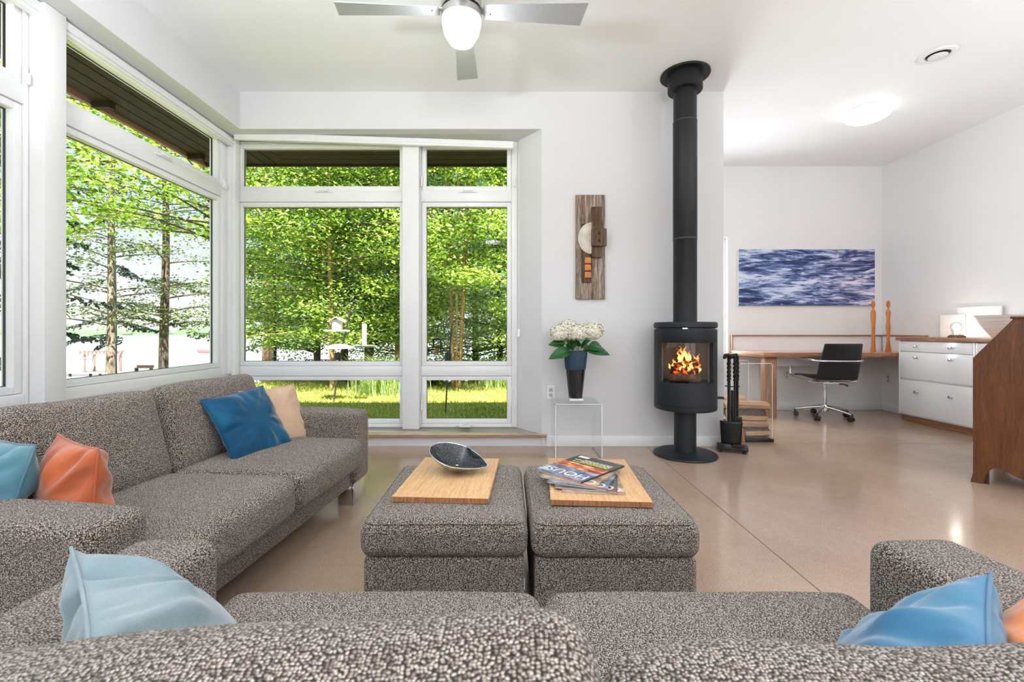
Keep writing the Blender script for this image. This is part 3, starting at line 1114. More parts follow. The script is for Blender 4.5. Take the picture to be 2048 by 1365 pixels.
for nm, x, y, end in (('shovel', -.028, -.030, 'sh'), ('poker', .018, -.034, 'po'), ('brush', .040, .035, 'br'), ('tongs', -.020, .045, 'po')):
    m = twist(x, y, .585, .735, .0075, 2.2, .0075)
    m.tube([(x, y, .24), (x, y, .59)], .0095, 8)
    m.tube([(x, y, .73), (x, y - .004, .775), (x - .012, y - .012, .795), (x - .028, y - .030, .790), (x - .034, y - .050, .770)], [.011, .012, .013, .013, .011], 10)
    if end == 'sh':
        vs, fs = [], []
        for i in range(9):
            for j in range(7):
                u, v = i / 8, j / 6 - .5
                vs.append((-.01 + v * (.165 - .02 * u), y - .012 - .022 * (1 - (2 * v) ** 2) * (.5 + u * .5) + .02 * u, .255 - .19 * u))
        for i in range(8):
            for j in range(6):
                a = i * 7 + j
                fs.append((a, a + 1, a + 8, a + 7))
        m.add(vs, fs)
        o = m.build('shovel', MAT['wroughtiron'], t)
        o.modifiers.new('thick', 'SOLIDIFY').thickness = .003
    elif end == 'br':
        o = m.build('brush', MAT['wroughtiron'], t)
        b = MB().rbox(.034, .026, .02, .008, (x, y, .262))
        b.build('brush_block', MAT['black'], o)
        rb = random.Random(3)
        b = MB()
        for k in range(260):
            a, rad = rb.uniform(0, 2 * PI), math.sqrt(rb.random())
            px, py = x + .032 * rad * math.cos(a), y + .024 * rad * math.sin(a)
            b.tube([(px, py, .245), (px + (px - x) * .8, py + (py - y) * .8, .075 + rb.uniform(0, .02))], .0012, 3)
        b.build('bristles', plain('straw_bristle', srgb(190, 136, 92), .8, 0, .2, .15, 90), o)
    else:
        m.tube([(x, y, .25), (x, y, .10)], [.008, .005], 8)
        m.build(nm, MAT['wroughtiron'], t)

# ---------------------------------------------------------------- log holder and firewood
t = thing('log_holder', 'clear acrylic log holder standing open behind the fire tools', 'log holder', (2.165, 4.27, 0), 0)
for y, nm in ((-.200, 'front_panel'), (.200, 'rear_panel')):
    o = MB().box(-.205, .205, y - .004, y + .004, .030, .70).build(nm, MAT['acrylic'], t, bevel=.002)
    pts = [(-.205, y, .04), (-.205, y, .69), (-.195, y, .70), (.195, y, .70), (.205, y, .69), (.205, y, .04)]
    MB().tube(pts, .0026, 6).build('polished_edge', MAT['acrylic_edge'], o)
MB().box(-.215, .215, -.21, .21, .0, .028).build('base_tray', MAT['black'], t, bevel=.003)


def split_log(label, loc, rz, rx, L, poly, seed):
    """a split log: wedge section swept along local x with ragged faces, bark on the rounded side"""
    t = thing('firewood_log', label, 'log', loc, 0, 'split logs in the clear holder')
    t.rotation_euler = (R(rx), 0, R(rz))
    n, m_ = len(poly), 10
    vs, fs = [], []
    for i in range(m_ + 1):
        for k, (a, b) in enumerate(poly):
            s = 1 + nz((i * .5, k * 2.1, seed), 1, .08)
            vs.append((-L / 2 + L * i / m_ + nz((k, seed, i), .9, .006), a * s + nz((i * .3, seed, k), 1, .006), b * s))
    for i in range(m_):
        for k in range(n):
            l_ = (k + 1) % n
            fs.append((i * n + k, i * n + l_, (i + 1) * n + l_, (i + 1) * n + k))
    fs += [tuple(reversed(range(n))), tuple(range(m_ * n, m_ * n + n))]
    MB().add(vs, fs).build('split_wood', MAT['firewood'], t, ang=25)
    rb = [k for k in range(n) if poly[k][1] < -.002]
    if len(rb) >= 3:
        vs, fs = [], []
        w = len(rb)
        for i in range(m_ + 1):
            for k in rb:
                a, b = poly[k]
                vs.append((-L / 2 + .004 + (L - .008) * i / m_, a * 1.09, b * 1.09 - .002 + nz((i, k, seed), .8, .004)))
        for i in range(m_):
            for k in range(w - 1):
                fs.append((i * w + k, i * w + k + 1, (i + 1) * w + k + 1, (i + 1) * w + k))
        o = MB().add(vs, fs).build('bark', MAT['bark'], t)
        o.modifiers.new('thick', 'SOLIDIFY').thickness = .006
    return t


wedge = [(-.075, .012), (-.055, -.022), (-.02, -.042), (.02, -.042), (.055, -.022), (.075, .012), (.03, .035), (-.03, .040)]
slab = [(-.085, .012), (-.07, -.024), (-.02, -.034), (.03, -.034), (.072, -.02), (.085, .014), (.02, .032), (-.04, .034)]
split_log('pale split log lying lowest in the clear log holder, at the front right', (2.26, 4.17, .068), 6, 180, .24, wedge, 1)
split_log('short split log lowest in the holder, with its end showing at the left', (2.05, 4.17, .070), 88, 0, .16, wedge, 2)
split_log('flat split log second from the bottom of the pile', (2.18, 4.18, .150), -2, 0, .35, slab, 3)
split_log('grey bark-faced log in the middle of the pile', (2.185, 4.175, .226), -4, 200, .33, wedge, 4)
split_log('broad pale split log lying on top of the pile', (2.185, 4.20, .312), -8, 0, .38, slab, 5)
split_log('split log at the back of the holder, under the highest one', (2.12, 4.34, .12), 3, 0, .36, slab, 6)
split_log('short log in the back of the holder, behind the grey bark-faced one', (2.14, 4.35, .235), -3, 180, .36, wedge, 7)
split_log('narrow split log at the back, highest in the holder', (2.08, 4.33, .335), 4, 20, .34, wedge, 8)

# ---------------------------------------------------------------- clear table, vase and hydrangeas
t = thing('acrylic_side_table', 'clear acrylic waterfall side table under the vase of hydrangeas', 'side table', (.56, 3.70, 0), 0)
a, b, th, H = .182, .185, .016, .430
MB().box(-a, a, -b, b, H - th, H).build('table_top', MAT['acrylic'], t, bevel=.003)
for s in (-1, 1):
    o = MB().box(s * a - th * (s > 0), s * a + th * (s < 0), -b, b, 0, H - th).build('side_panel', MAT['acrylic'], t, bevel=.003)
    MB().box(s * (a - .004) - .003, s * (a - .004) + .003, -b - .0008, -b + .001, .0, H - .012).build('polished_edge', MAT['acrylic_edge'], o)
MB().box(-a + .004, a - .004, -b - .0008, -b + .001, H - .006, H - .002).box(-a + .002, -a + .005, -b, b, H - .004, H + .0006).build('polished_edge', MAT['acrylic_edge'], t)

VX, VY, VZ = .562, 3.70, .431
t = thing('flower_vase', 'tall dark tapered vase with a matt blue-grey collar, holding hydrangeas', 'vase', (VX, VY, VZ), 0)
MB().rbox(.055, .055, .009, .003, (0, 0, .0095)).build('clear_foot', MAT['acrylic_edge'], t)
MB().lathe([(.0, .019), (.050, .019), (.055, .024), (.079, .250), (.0795, .252)], 48).build('glazed_body', plain('dark_glossy_glaze', srgb(36, 36, 40), .12, .2, .6, .12, 14), t)
MB().lathe([(.0795, .250), (.083, .256), (.096, .395), (.094, .396), (.078, .26), (.0, .26)], 48).build('matt_collar', plain('matt_blue_grey', srgb(52, 68, 84), .8, 0, .2, .08, 40), t)
PETAL = plain('ivory_petal', srgb(236, 231, 214), .7, 0, .2, .05, 60)
LEAFM = plain('hydrangea_leaf', srgb(30, 84, 34), .45, 0, .4, .22, 16)
STEM = plain('green_stem', srgb(120, 148, 80), .6)
fl_t = thing('hydrangea_bouquet', 'bunch of white hydrangeas with dark green leaves standing in the vase', 'flowers', (VX, VY, VZ + .30), 0)
rg = np.random.default_rng(3)
for bi, (x, y, z, rad) in enumerate(((-.128, -.02, .235, .088), (-.055, .05, .285, .080), (.008, -.05, .235, .090), (.128, -.01, .250, .100), (.055, .07, .250, .080), (-.02, .08, .22, .08))):
    V = []
    for k in range(430):
        d = rg.normal(size=3)
        d /= np.linalg.norm(d)
        if d[2] < -.45:
            d[2] *= -1
        c = np.array([x, y, z]) + d * rad * np.array([1, 1, .82]) * rg.uniform(.86, 1.04)
        q = np.cross(d, rg.normal(size=3))
        q /= np.linalg.norm(q)
        w = np.cross(d, q)
        s = rg.uniform(.0085, .0118)
        for m_ in range(4):
            an = m_ * PI / 2
            f = q * math.cos(an) + w * math.sin(an)
            g = -q * math.sin(an) + w * math.cos(an)
            V += [c, c + f * s * .55 + g * s * .5 + d * .002, c + f * s * 1.15 + d * rg.uniform(-.002, .005), c + f * s * .55 - g * s * .5 + d * .002]
    o = np_mesh('flower_head', V, 4, PETAL, fl_t)
    cr = MB().lathe([(.0, -rad * .62)] + [(rad * .84 * math.cos(R(a_)), rad * .70 * math.sin(R(a_))) for a_ in range(-60, 90, 15)] + [(.0, rad * .70)], 16, (x, y, z))
    cr.build('flower_core', PETAL, o)
    MB().tube([(x * .25, y * .25, -.10), (x * .35, y * .4, .06), (x * .8, y * .8, z - rad * .4)], .0045, 8).build('stem', STEM, fl_t)


def leaf_mesh(L, W, droop):
    vs, fs = [], []
    n = 12
    for i in range(n + 1):
        f = i / n
        wd = W * (math.sin(PI * f ** .8) ** .85) + .0005
        for j in (-1, -.5, 0, .5, 1):
            vs.append((L * f, wd * j * .5, -droop * f * f + .012 * abs(j) * wd / W - .004 * (j == 0)))
    for i in range(n):
        for j in range(4):
            a_ = i * 5 + j
            fs.append((a_, a_ + 5, a_ + 6, a_ + 1))
    return vs, fs


for (x, y, z, az, el, L, W, dr) in ((-.05, -.06, .10, 200, -5, .165, .105, .085), (.075, -.05, .11, -20, 5, .175, .105, .10), (-.03, -.07, .125, 235, 35, .12, .10, .02),
                                    (.03, -.07, .12, -60, 38, .12, .095, .02), (-.02, -.05, .11, 110, 50, .13, .10, .03), (.0, -.085, .14, 262, 45, .10, .085, .02), (.07, .03, .10, 40, 25, .13, .10, .05),
                                    (-.09, -.02, .15, 190, 15, .12, .09, .06), (.10, -.04, .145, -35, -4, .11, .09, .05)):
    Mx = Matrix.Translation((x, y, z)) @ Matrix.Rotation(R(az), 4, 'Z') @ Matrix.Rotation(-R(el), 4, 'Y') @ Matrix.Rotation(R(-52 if math.cos(R(az)) < 0 else 52), 4, 'X')
    v_, f_ = leaf_mesh(L, W, dr)
    MB().add(v_, f_, Mx).build('leaf', LEAFM, fl_t)

# ---------------------------------------------------------------- wall sculpture
t = thing('wall_sculpture', 'weathered wood wall sculpture with a half moon disc and three amber blocks', 'wall art', (.720, YB, 1.707), 0)
MB().rbox(.124, .012, .445, .004, (0, -.016, 0)).build('back_board', MAT['barn'], t)
MB().rbox(.041, .008, .25, .003, (-.036, -.034, -.055)).build('under_slat', MAT['barndark'], t)
n = 28
pl = [(.0, -.132)] + [(-.115 * math.cos(R(-90 + 180 * i / n)), .134 * math.sin(R(-90 + 180 * i / n))) for i in range(1, n)] + [(.0, .132)]
m = MB().prism([(x, z) for x, z in pl], 0, .012, Matrix.Translation((.006, -.040, .070)) @ Matrix.Rotation(PI / 2, 4, 'X'))
m.build('half_disc', MAT['bonedisc'], t, bevel=.002)
MB().rbox(.042, .016, .215, .004, (.048, -.044, .120)).build('upright_block', MAT['barndark'], t)
MB().rbox(.063, .016, .073, .004, (.064, -.066, .072)).build('cross_block', MAT['barndark'], t)
for z in (.105, .045):
    MB().cyl((.064, -.080, z), (.064, -.088, z), .013, .011, 20).build('bolt', MAT['wroughtiron'], t)
for z in (-.120, -.180, -.242):
    MB().rbox(.026, .012, .026, .006, (-.027, -.050, z)).build('amber_block', MAT['amberblock'], t)
# ---------------------------------------------------------------- desk in the alcove
t = thing('built_in_desk', 'long wooden desk built in along the alcove wall', 'desk', (3.6, 5.45, 0), 0)


def rel(x, y):
    return (x - 3.6, y - 5.45)


top = [rel(2.80, 5.715), rel(2.78, 5.60), rel(2.90, 5.15), rel(4.335, 5.15), rel(4.335, 5.10), rel(4.685, 5.10), rel(4.685, 5.715)]
MB().prism(top, .690, .738).build('edge_band', MAT['ply'], t, bevel=.002)
MB().prism([(x * .999, y * .999) for x, y in top], .738, .744).build('desktop', MAT['desktop'], t)
MB().box(-.655, -.515, -.24, -.155, 0, .690).build('leg_panel', MAT['plyside'], t, bevel=.002)
MB().box(-.40, .18, -.02, .20, .57, .688).build('drawer', MAT['lacquer'], t, bevel=.002)
MB().tube([(-.15, .255, .58), (-.16, .25, .47), (-.12, .245, .40), (-.09, .255, .43)], .004, 6).build('power_cord', MAT['outlet'], t)
t = thing('backsplash_panel', 'low white backsplash edged in wood behind the desk', 'backsplash', (2.80, YA, .744), 0)
MB().box(.012, 1.885, -.020, -.001, 0, .178).build('white_panel', MAT['lacquer'], t)
m = MB().box(0, 1.885, -.050, -.001, .178, .192).box(0, .012, -.050, -.001, 0, .178)
m.build('wood_edging', MAT['ply'], t, bevel=.001)
MB().box(1.868, 1.886, -.645, -.05, 0, .178).build('side_return', MAT['lacquer'], t)
MB().box(1.850, 1.886, -.645, -.05, .178, .192).build('wood_edging', MAT['ply'], t, bevel=.001)

for i, (lb, x, y, sh) in enumerate((('left slim carved wooden figure on the desk, in front of the painting corner', 4.335, 5.40, 0), ('right curvier carved wooden figure on the desk, clear of the painting', 4.512, 5.40, 1))):
    t = thing('carved_figure', lb, 'figurine', (x, y, .744), 0, 'pair of carved wooden figures')
    if sh == 0:
        prof = [(.030, 0), (.029, .03), (.021, .12), (.019, .22), (.022, .30), (.027, .38), (.030, .44), (.026, .475), (.012, .495), (.008, .51), (.009, .525)]
    else:
        prof = [(.034, 0), (.030, .03), (.017, .12), (.018, .20), (.027, .27), (.026, .31), (.018, .36), (.022, .41), (.029, .45), (.025, .475), (.012, .495), (.008, .51), (.009, .525)]
    m = MB()
    m.lathe([(0, 0)] + prof, 24)
    m2 = MB().add([(v[0], v[1] * .62, v[2]) for v in m.v], m.f)
    m2.build('body', MAT['figurewood'], t)
    h = MB().lathe([(.0, .515)] + [(.021 * math.cos(R(a)), .556 + .045 * math.sin(R(a))) for a in range(-75, 90, 15)] + [(.0, .601)], 20)
    MB().add([(v[0], v[1] * .85, v[2]) for v in h.v], h.f).build('head', MAT['figurewood'], t)


# ---------------------------------------------------------------- sea painting
def sea():
    t = NT('painted_sea')
    b = t.bsdf(None, .45, 0, .3)
    v = t.coord((.62, 1.0, 3.4), (0, R(-7), 0))
    w1 = t.noise(v, 1.7, 5, .55, 1.3)
    v2 = t.coord((.62, 1.0, 5.0), (0, R(5), 0))
    w2 = t.noise(v2, 3.0, 5, .6, 2.4)
    v3 = t.coord((.62, 1.0, 7.0), (0, R(-3), 0))
    w3 = t.noise(v3, 6, 4, .65, 3.0)
    add = t.n('ShaderNodeMath', operation='MULTIPLY_ADD')
    t.l(w2.outputs[0], add.inputs[0])
    add.inputs[1].default_value = .62
    s1 = t.n('ShaderNodeMath', operation='MULTIPLY')
    t.l(w1.outputs[0], s1.inputs[0])
    s1.inputs[1].default_value = .50
    t.l(s1.outputs[0], add.inputs[2])
    sub = t.n('ShaderNodeMath', operation='MULTIPLY_ADD')
    t.l(w3.outputs[0], sub.inputs[0])
    sub.inputs[1].default_value = .30
    t.l(add.outputs[0], sub.inputs[2])
    col = t.ramp(sub.outputs[0], [(.56, srgb(26, 32, 58)), (.635, srgb(48, 62, 104)), (.68, srgb(90, 106, 152)), (.725, srgb(150, 156, 192)), (.77, srgb(212, 210, 226)), (.84, srgb(236, 232, 240))])
    tc = t.n('ShaderNodeTexCoord')
    sep = t.n('ShaderNodeSeparateXYZ')
    t.l(tc.outputs['Object'], sep.inputs[0])
    hue = t.ramp(sep.outputs[0], [(.0, (.80, .95, 1.05, 1)), (.5, (1.04, .96, 1.0, 1))])
    t.l(t.mix(.8, col, hue, 'MULTIPLY'), b.inputs['Base Color'])
    return t.m


t = thing('sea_picture', 'wide blue painting of rippling sea water above the desk', 'painting', (3.735, YA, 1.650), 0)
MB().rbox(.848, .017, .352, .003, (0, -.020, 0)).build('canvas_edge', plain('pale_canvas_edge', srgb(214, 214, 208), .7), t)
m = MB().box(-.845, .845, -.0392, -.0374, -.349, .349)
m.build('painted_face', sea(), t, smooth=False)

# ---------------------------------------------------------------- office chair, tucked up to the desk
t = thing('office_chair', 'black shell office chair on a chrome five-star base, facing the desk', 'office chair', (3.62, 5.20, 0), R(-4))
BW = .215


def shell_pt(u, s):
    """u across -1..1, s along: seat front (0) to back top (1)"""
    if s < .48:
        f = s / .48
        y, z = .225 - .40 * f, .472 - .030 * f + .02 * max(0, 1 - f * 5) * -1
    elif s < .60:
        f = (s - .48) / .12
        an = R(-90 - 76 * f)
        y, z = -.175 + .055 * math.cos(an) * 1.0 - 0, .442 + .055 + .055 * math.sin(an)
    else:
        f = (s - .60) / .40
        y, z = -.2284 - .105 * f, .484 + .365 * f
    w = BW * (1 - .10 * max(0, (s - .6) / .4) ** 2)
    return Vector((u * w, y - .018 * (1 - u * u) * (1 if s > .55 else 0), z + (.0 if s > .5 else .012 * u * u)))


vs, fs = [], []
NS, NU = 40, 12
for i in range(NS + 1):
    for j in range(NU + 1):
        vs.append(shell_pt(-1 + 2 * j / NU, i / NS))
for i in range(NS):
    for j in range(NU):
        a = i * (NU + 1) + j
        fs.append((a, a + 1, a + NU + 2, a + NU + 1))
o = MB().add(vs, fs).build('seat_shell', MAT['dshell'], t, ang=60)
sd = o.modifiers.new('thick', 'SOLIDIFY')
sd.thickness = .016
bv = o.modifiers.new('round', 'BEVEL')
bv.width = .005
bv.segments = 2
AX = .250
loop = [(-AX, .19, .455), (-AX, .225, .47), (-AX, .235, .50), (-AX, .235, .655), (-AX, .215, .685), (-AX, .18, .69), (-AX, -.20, .668), (-AX + .01, -.262, .664), (-AX + .05, -.297, .663),
        (-.12, -.315, .663), (.12, -.315, .663), (AX - .05, -.297, .663), (AX - .01, -.262, .664), (AX, -.20, .668), (AX, .18, .69), (AX, .215, .685), (AX, .235, .655), (AX, .235, .50), (AX, .225, .47), (AX, .19, .455)]
m = MB().tube(loop, .011, 10)
for s in (-1, 1):
    m.tube([(s * AX, .20, .456), (s * AX, -.14, .425), (s * .16, -.15, .422), (0, -.10, .420)], .010, 8)
m.build('arm_tube', MAT['chrome'], t)
MB().rbox(.09, .10, .016, .008, (0, -.02, .405)).build('tilt_mechanism', MAT['chrome'], t)
MB().tube([(.03, -.05, .40), (.15, -.09, .39), (.19, -.10, .375)], [.006, .006, .010], 8).build('tilt_lever', MAT['black'], t)
MB().cyl((0, 0, .26), (0, 0, .40), .014, None, 20).cyl((0, 0, .11), (0, 0, .29), .023, None, 24).build('gas_column', MAT['chrome'], t)
MB().lathe([(.0, .075), (.042, .080), (.044, .125), (.028, .150), (.0, .150)], 24).build('hub', MAT['chrome'], t)
for k in range(5):
    an = R(-62 + 72 * k)
    dx, dy = math.cos(an), math.sin(an)
    sp = MB().tube([(dx * .03, dy * .03, .125), (dx * .16, dy * .16, .105), (dx * .285, dy * .285, .080)], [.020, .016, .012], 10)
    o = sp.build('base_spoke', MAT['chrome'], t)
    c = MB().cyl((dx * .285, dy * .285, .045), (dx * .285, dy * .285, .088), .009, None, 12)
    nx, ny = -dy, dx
    cx, cy = dx * .275, dy * .275
    for s in (-1, 1):
        c.cyl((cx + nx * s * .006, cy + ny * s * .006, .028), (cx + nx * s * .026, cy + ny * s * .026, .028), .028, .026, 20)
    c.build('caster', MAT['black'], o)

# ---------------------------------------------------------------- lacquered cabinets
CX = 4.34


def cabinet(label, y0, y1):
    """drawer unit facing -x, between y0 and y1"""
    t = thing('drawer_cabinet', label, 'cabinet', (CX, (y0 + y1) / 2, 0), 0, 'white drawer cabinets')
    h = (y1 - y0) / 2
    MB().box(.020, .355, -h, h, .075, .880).box(.0, .020, -h, -h + .018, .075, .880).box(.0, .020, h - .018, h, .075, .880).build('body', MAT['lacquer'], t, bevel=.001)
    MB().box(.035, .355, -h, h, .0, .073).box(.030, .035, -h, h, .052, .056).box(.030, .035, -h, h, .018, .022).build('plinth', MAT['ply'], t)
    for z0, z1, kz in ((.768, .874, .823), (.476, .762, .706), (.092, .455, .342)):
        o = MB().box(-.002, .019, -h + .020, h - .020, z0, z1).build('drawer', MAT['lacquer'], t, bevel=.0015)
        for y in (-h * .46, h * .46):
            k = MB().lathe([(.0, .0), (.011, .0), (.009, .003), (.006, .008), (.006, .013), (.012, .019), (.013, .025), (.0, .028)], 16, M=Matrix.Translation((-.002, y, kz)) @ Matrix.Rotation(-PI / 2, 4, 'Y'))
            k.build('knob', MAT['chrome'], o)
    return t


cabinet('white lacquered drawer cabinet next to the desk end', 4.235, 5.055)
cabinet('white lacquered drawer cabinet partly hidden by the antique desk', 3.410, 4.230)
t = thing('cabinet_worktop', 'speckled brown plywood-edged top running over the white cabinets', 'worktop', (CX, 4.23, .882), 0)
MB().box(-.022, .355, -.825, .845, 0, .038).build('edge_band', MAT['ply'], t, bevel=.002)
MB().box(-.020, .354, -.824, .844, .038, .041).build('top_surface', MAT['desktop'], t)
WT = .9235
t = thing('bulb_lamp', 'small bare bulb lamp on a round dark base on the cabinet top', 'lamp', (4.50, 4.57, WT), 0)
MB().lathe([(.0, .0), (.066, .0), (.066, .012), (.054, .018), (.05, .026), (.0, .026)], 32).build('lamp_base', MAT['barndark'], t)
bulbg = clear('bulb_glass', (.90, .90, .88, 1), .22)
MB().lathe([(.034, .024), (.036, .05), (.046, .085), (.048, .112), (.040, .138), (.022, .152), (.0, .156)], 32).build('bulb', bulbg, t)
MB().tube([(-.012, 0, .028), (-.014, 0, .09), (-.008, 0, .118), (0, 0, .095), (.008, 0, .118), (.014, 0, .09), (.012, 0, .028)], .0022, 6).build('filament', glow('hot_filament', (1, .86, .66, 1), 60), t)
for lb, y, w, h in (('smaller blank white panel leaning behind the bulb lamp', 4.765, .13, .235), ('larger blank white panel leaning behind the bulb lamp and bowl', 4.52, .21, .305)):
    t = thing('blank_panel', lb, 'panel', (4.672 - (.02 if h < .3 else 0), y, WT), 0, 'blank white panels')
    MB().rbox(.008, w, h / 2, .003, (0, 0, h / 2)).build('panel_board', plain('bright_white_board', (.90, .90, .89, 1), .6), t)
t = thing('conical_bowl', 'wide cone-shaped bowl of pale striped wood on the cabinet top', 'bowl', (4.512, 4.155, WT), 0)


def striped():
    t = NT('pale_laminated_wood')
    b = t.bsdf(None, .5, 0, .3)
    v = t.coord((1, 1, 90))
    n_ = t.noise(v, 1.5, 3, .6)
    t.l(t.ramp(n_.outputs[0], [(.35, srgb(196, 184, 180)), (.5, srgb(222, 214, 210)), (.65, srgb(236, 230, 228))]), b.inputs['Base Color'])
    return t.m


MB().lathe([(.0, .0), (.065, .0), (.072, .006), (.178, .168), (.196, .208), (.192, .209), (.170, .170), (.066, .014), (.0, .012)], 64).build('bowl_shell', striped(), t)

# ---------------------------------------------------------------- antique slant-top desk
t = thing('slant_top_desk', 'antique mahogany slant-top desk on bracket feet at the right edge', 'desk', (3.062, 3.0, 0), math.atan2(-.60, -.80))
Dp, W = .50, .86
sil = [(-.012, 0)]
sil += [(.0, .06), (.0, .15), (.0, .815), (.178, 1.068), (Dp, 1.068), (Dp, .06), (Dp, 0), (Dp - .05, 0)]
sil += [(Dp - .060, .05), (Dp - .085, .092), (Dp - .11, .105), (Dp - .15, .098), (.32, .078), (.26, .070), (.20, .078), (.15, .102), (.115, .118), (.092, .112), (.070, .088), (.055, .05), (.045, 0)]


def side(x0, x1, nm):
    m = MB()
    n_ = len(sil)
    v = [(x0, y, z) for y, z in sil] + [(x1, y, z) for y, z in sil]
    f = [tuple(range(n_)), tuple(reversed(range(n_, 2 * n_)))] + [(i, n_ + i, n_ + (i + 1) % n_, (i + 1) % n_) for i in range(n_)]
    m.add(v, f)
    return m.build(nm, [MAT['mahogany']], t, smooth=False)


side(-.022, 0, 'side_panel')
side(-W, -W + .022, 'side_panel')
MB().box(-W + .0, .012, .165, Dp + .006, 1.068, 1.084).build('top', MAT['mahogany'], t, bevel=.003)
MB().box(-W + .022, -.022, Dp - .012, Dp, .10, 1.068).build('back_panel', MAT['darkwood'], t)
MB().add([(-W + .022, .002, .815), (-.022, .002, .815), (-.022, .178, 1.066), (-W + .022, .178, 1.066), (-W + .022, .022, .805), (-.022, .022, .805), (-.022, .196, 1.052), (-W + .022, .196, 1.052)],
         [(0, 1, 2, 3), (7, 6, 5, 4), (0, 4, 5, 1), (1, 5, 6, 2), (2, 6, 7, 3), (3, 7, 4, 0)]).build('slant_lid', MAT['mahogany'], t, smooth=False)
MB().box(-W + .022, -.022, .004, Dp - .02, .795, .812).build('lid_rail', MAT['mahogany'], t)
for z0, z1 in ((.13, .34), (.35, .56), (.57, .79)):
    o = MB().box(-W + .026, -.026, .0, .022, z0, z1).build('drawer', MAT['mahogany'], t, bevel=.003)
    for x in (-.22, -.64):
        MB().tube([(x - .04, 0, (z0 + z1) / 2 + .01), (x - .035, -.022, (z0 + z1) / 2 - .012), (x + .035, -.022, (z0 + z1) / 2 - .012), (x + .04, 0, (z0 + z1) / 2 + .01)], .004, 6).build('pull', MAT['nickel'], o)
MB().box(-.0235, -.0215, .040, .072, .0, .10).build('foot_edge', MAT['darkwood'], t)

# ---------------------------------------------------------------- ceiling fixtures
FX, FY, FZ = -.245, 2.52, 2.755
t = thing('ceiling_fan', 'silver four-blade ceiling fan with a lit globe light', 'ceiling fan', (FX, FY, CEIL), 0)
dz = FZ - CEIL
MB().lathe([(.0, 0), (.070, -.001), (.072, -.03), (.045, -.055), (.018, -.060), (.016, -.15)], 40).build('canopy', MAT['nickel'], t)
MB().lathe([(.016, -.14), (.085, -.150), (.108, -.185), (.112, dz + .012), (.110, dz + .006)], 48).build('motor_housing', MAT['nickel'], t)
MB().lathe([(.098, dz + .012), (.098, dz - .010)], 40).build('housing_gap', MAT['black'], t)
MB().lathe([(.104, dz - .004), (.110, dz - .010), (.112, dz - .050), (.105, dz - .052)], 48).build('light_ring', MAT['nickel'], t)
MB().lathe([(.107, dz - .050), (.106, dz - .075), (.094, dz - .125), (.066, dz - .172), (.030, dz - .194), (.0, dz - .198)], 48).build('globe', glow('lit_opal_globe', (.96, .98, 1, 1), 45), t)
for k in range(4):
    an = R(2 + 90 * k)
    Mx = Matrix.Rotation(an, 4, 'Z') @ Matrix.Translation((0, 0, dz)) @ Matrix.Rotation(R(-11), 4, 'X')
    m = MB()
    vs, fs = [], []
    prof = []
    for i in range(15):
        f = i / 14
        r_ = .12 + f * .56
        hw = .047 + .026 * f
        for s, zz in ((-1, 0), (1, 0)):
            vs.append((r_ + (.010 * (1 if s < 0 else -1) * f ** 6), s * hw, .0))
    for i in range(14):
        fs.append((i * 2, i * 2 + 2, i * 2 + 3, i * 2 + 1))
    m.add(vs, fs, Mx)
    o = m.build('blade', MAT['aluminium'], t, smooth=False)
    sd = o.modifiers.new('thick', 'SOLIDIFY')
    sd.thickness = .006
    sd.offset = 0
    MB().box(.09, .20, -.02, .02, .003, .009, Mx).build('blade_arm', MAT['nickel'], o)
    MB().cyl(tuple(Mx @ Vector((.16, .01, -.0032))), tuple(Mx @ Vector((.16, .01, -.0062))), .004, None, 10).build('screw', MAT['darkgap'], o)


OPAL = glow('lit_opal_dome', (1, .985, .965, 1), 5)
OPAL_FILL = glow('fill_opal_dome', (.92, .96, 1, 1), 58)  # dome of the two unseen ceiling lights added as fill


def flush_lamp(label, x, y, opal=OPAL):
    t = thing('flush_ceiling_light', label, 'ceiling light', (x, y, CEIL), 0, 'round flush ceiling lights')
    MB().lathe([(.0, -.001), (.142, -.001), (.144, -.012), (.144, -.048), (.140, -.052), (.0, -.052)], 48).build('mount_ring', plain('pale_pink_grey_ring', srgb(206, 198, 194), .5), t)
    MB().lathe([(.0, -.050), (.150, -.050), (.168, -.056), (.175, -.068), (.168, -.086), (.135, -.104), (.07, -.114), (.0, -.117)], 64).build('opal_dome', opal, t)


flush_lamp('lit round flush ceiling light in the desk alcove', 3.33, 4.22)
flush_lamp('added round flush ceiling light for fill over the unseen back of the room', 3.0, -1.2, OPAL_FILL)
flush_lamp('added unseen round flush ceiling light for fill behind the seating', -.3, -1.8, OPAL_FILL)
t = thing('ceiling_vent', 'small round white ceiling vent near the right wall', 'vent', (3.20, 3.39, CEIL), 0)
MB().lathe([(.085, -.001), (.110, -.001), (.110, -.010), (.095, -.015), (.075, -.012), (.070, -.001)], 48).build('rim', MAT['trim'], t)
MB().lathe([(.0, -.0015), (.072, -.0015), (.072, -.0035), (.0, -.0035)], 40).build('dark_throat', MAT['gasket'], t)
MB().lathe([(.0, -.010), (.050, -.012), (.058, -.018), (.052, -.022), (.0, -.022)], 40).build('centre_disc', MAT['trim'], t)
# ---------------------------------------------------------------- outdoors
def smooth(x):
    x = max(0.0, min(1.0, x))
    return x * x * (3 - 2 * x)


def gz(x, y):
    d = math.hypot(max(0, y - 9.8), max(0, -4.5 - x))
    return -.12 - 4.6 * smooth(d / 17) + .05 * math.sin(x * .9) * math.cos(y * .7) - .25 * smooth((d - .2) / 1.5)


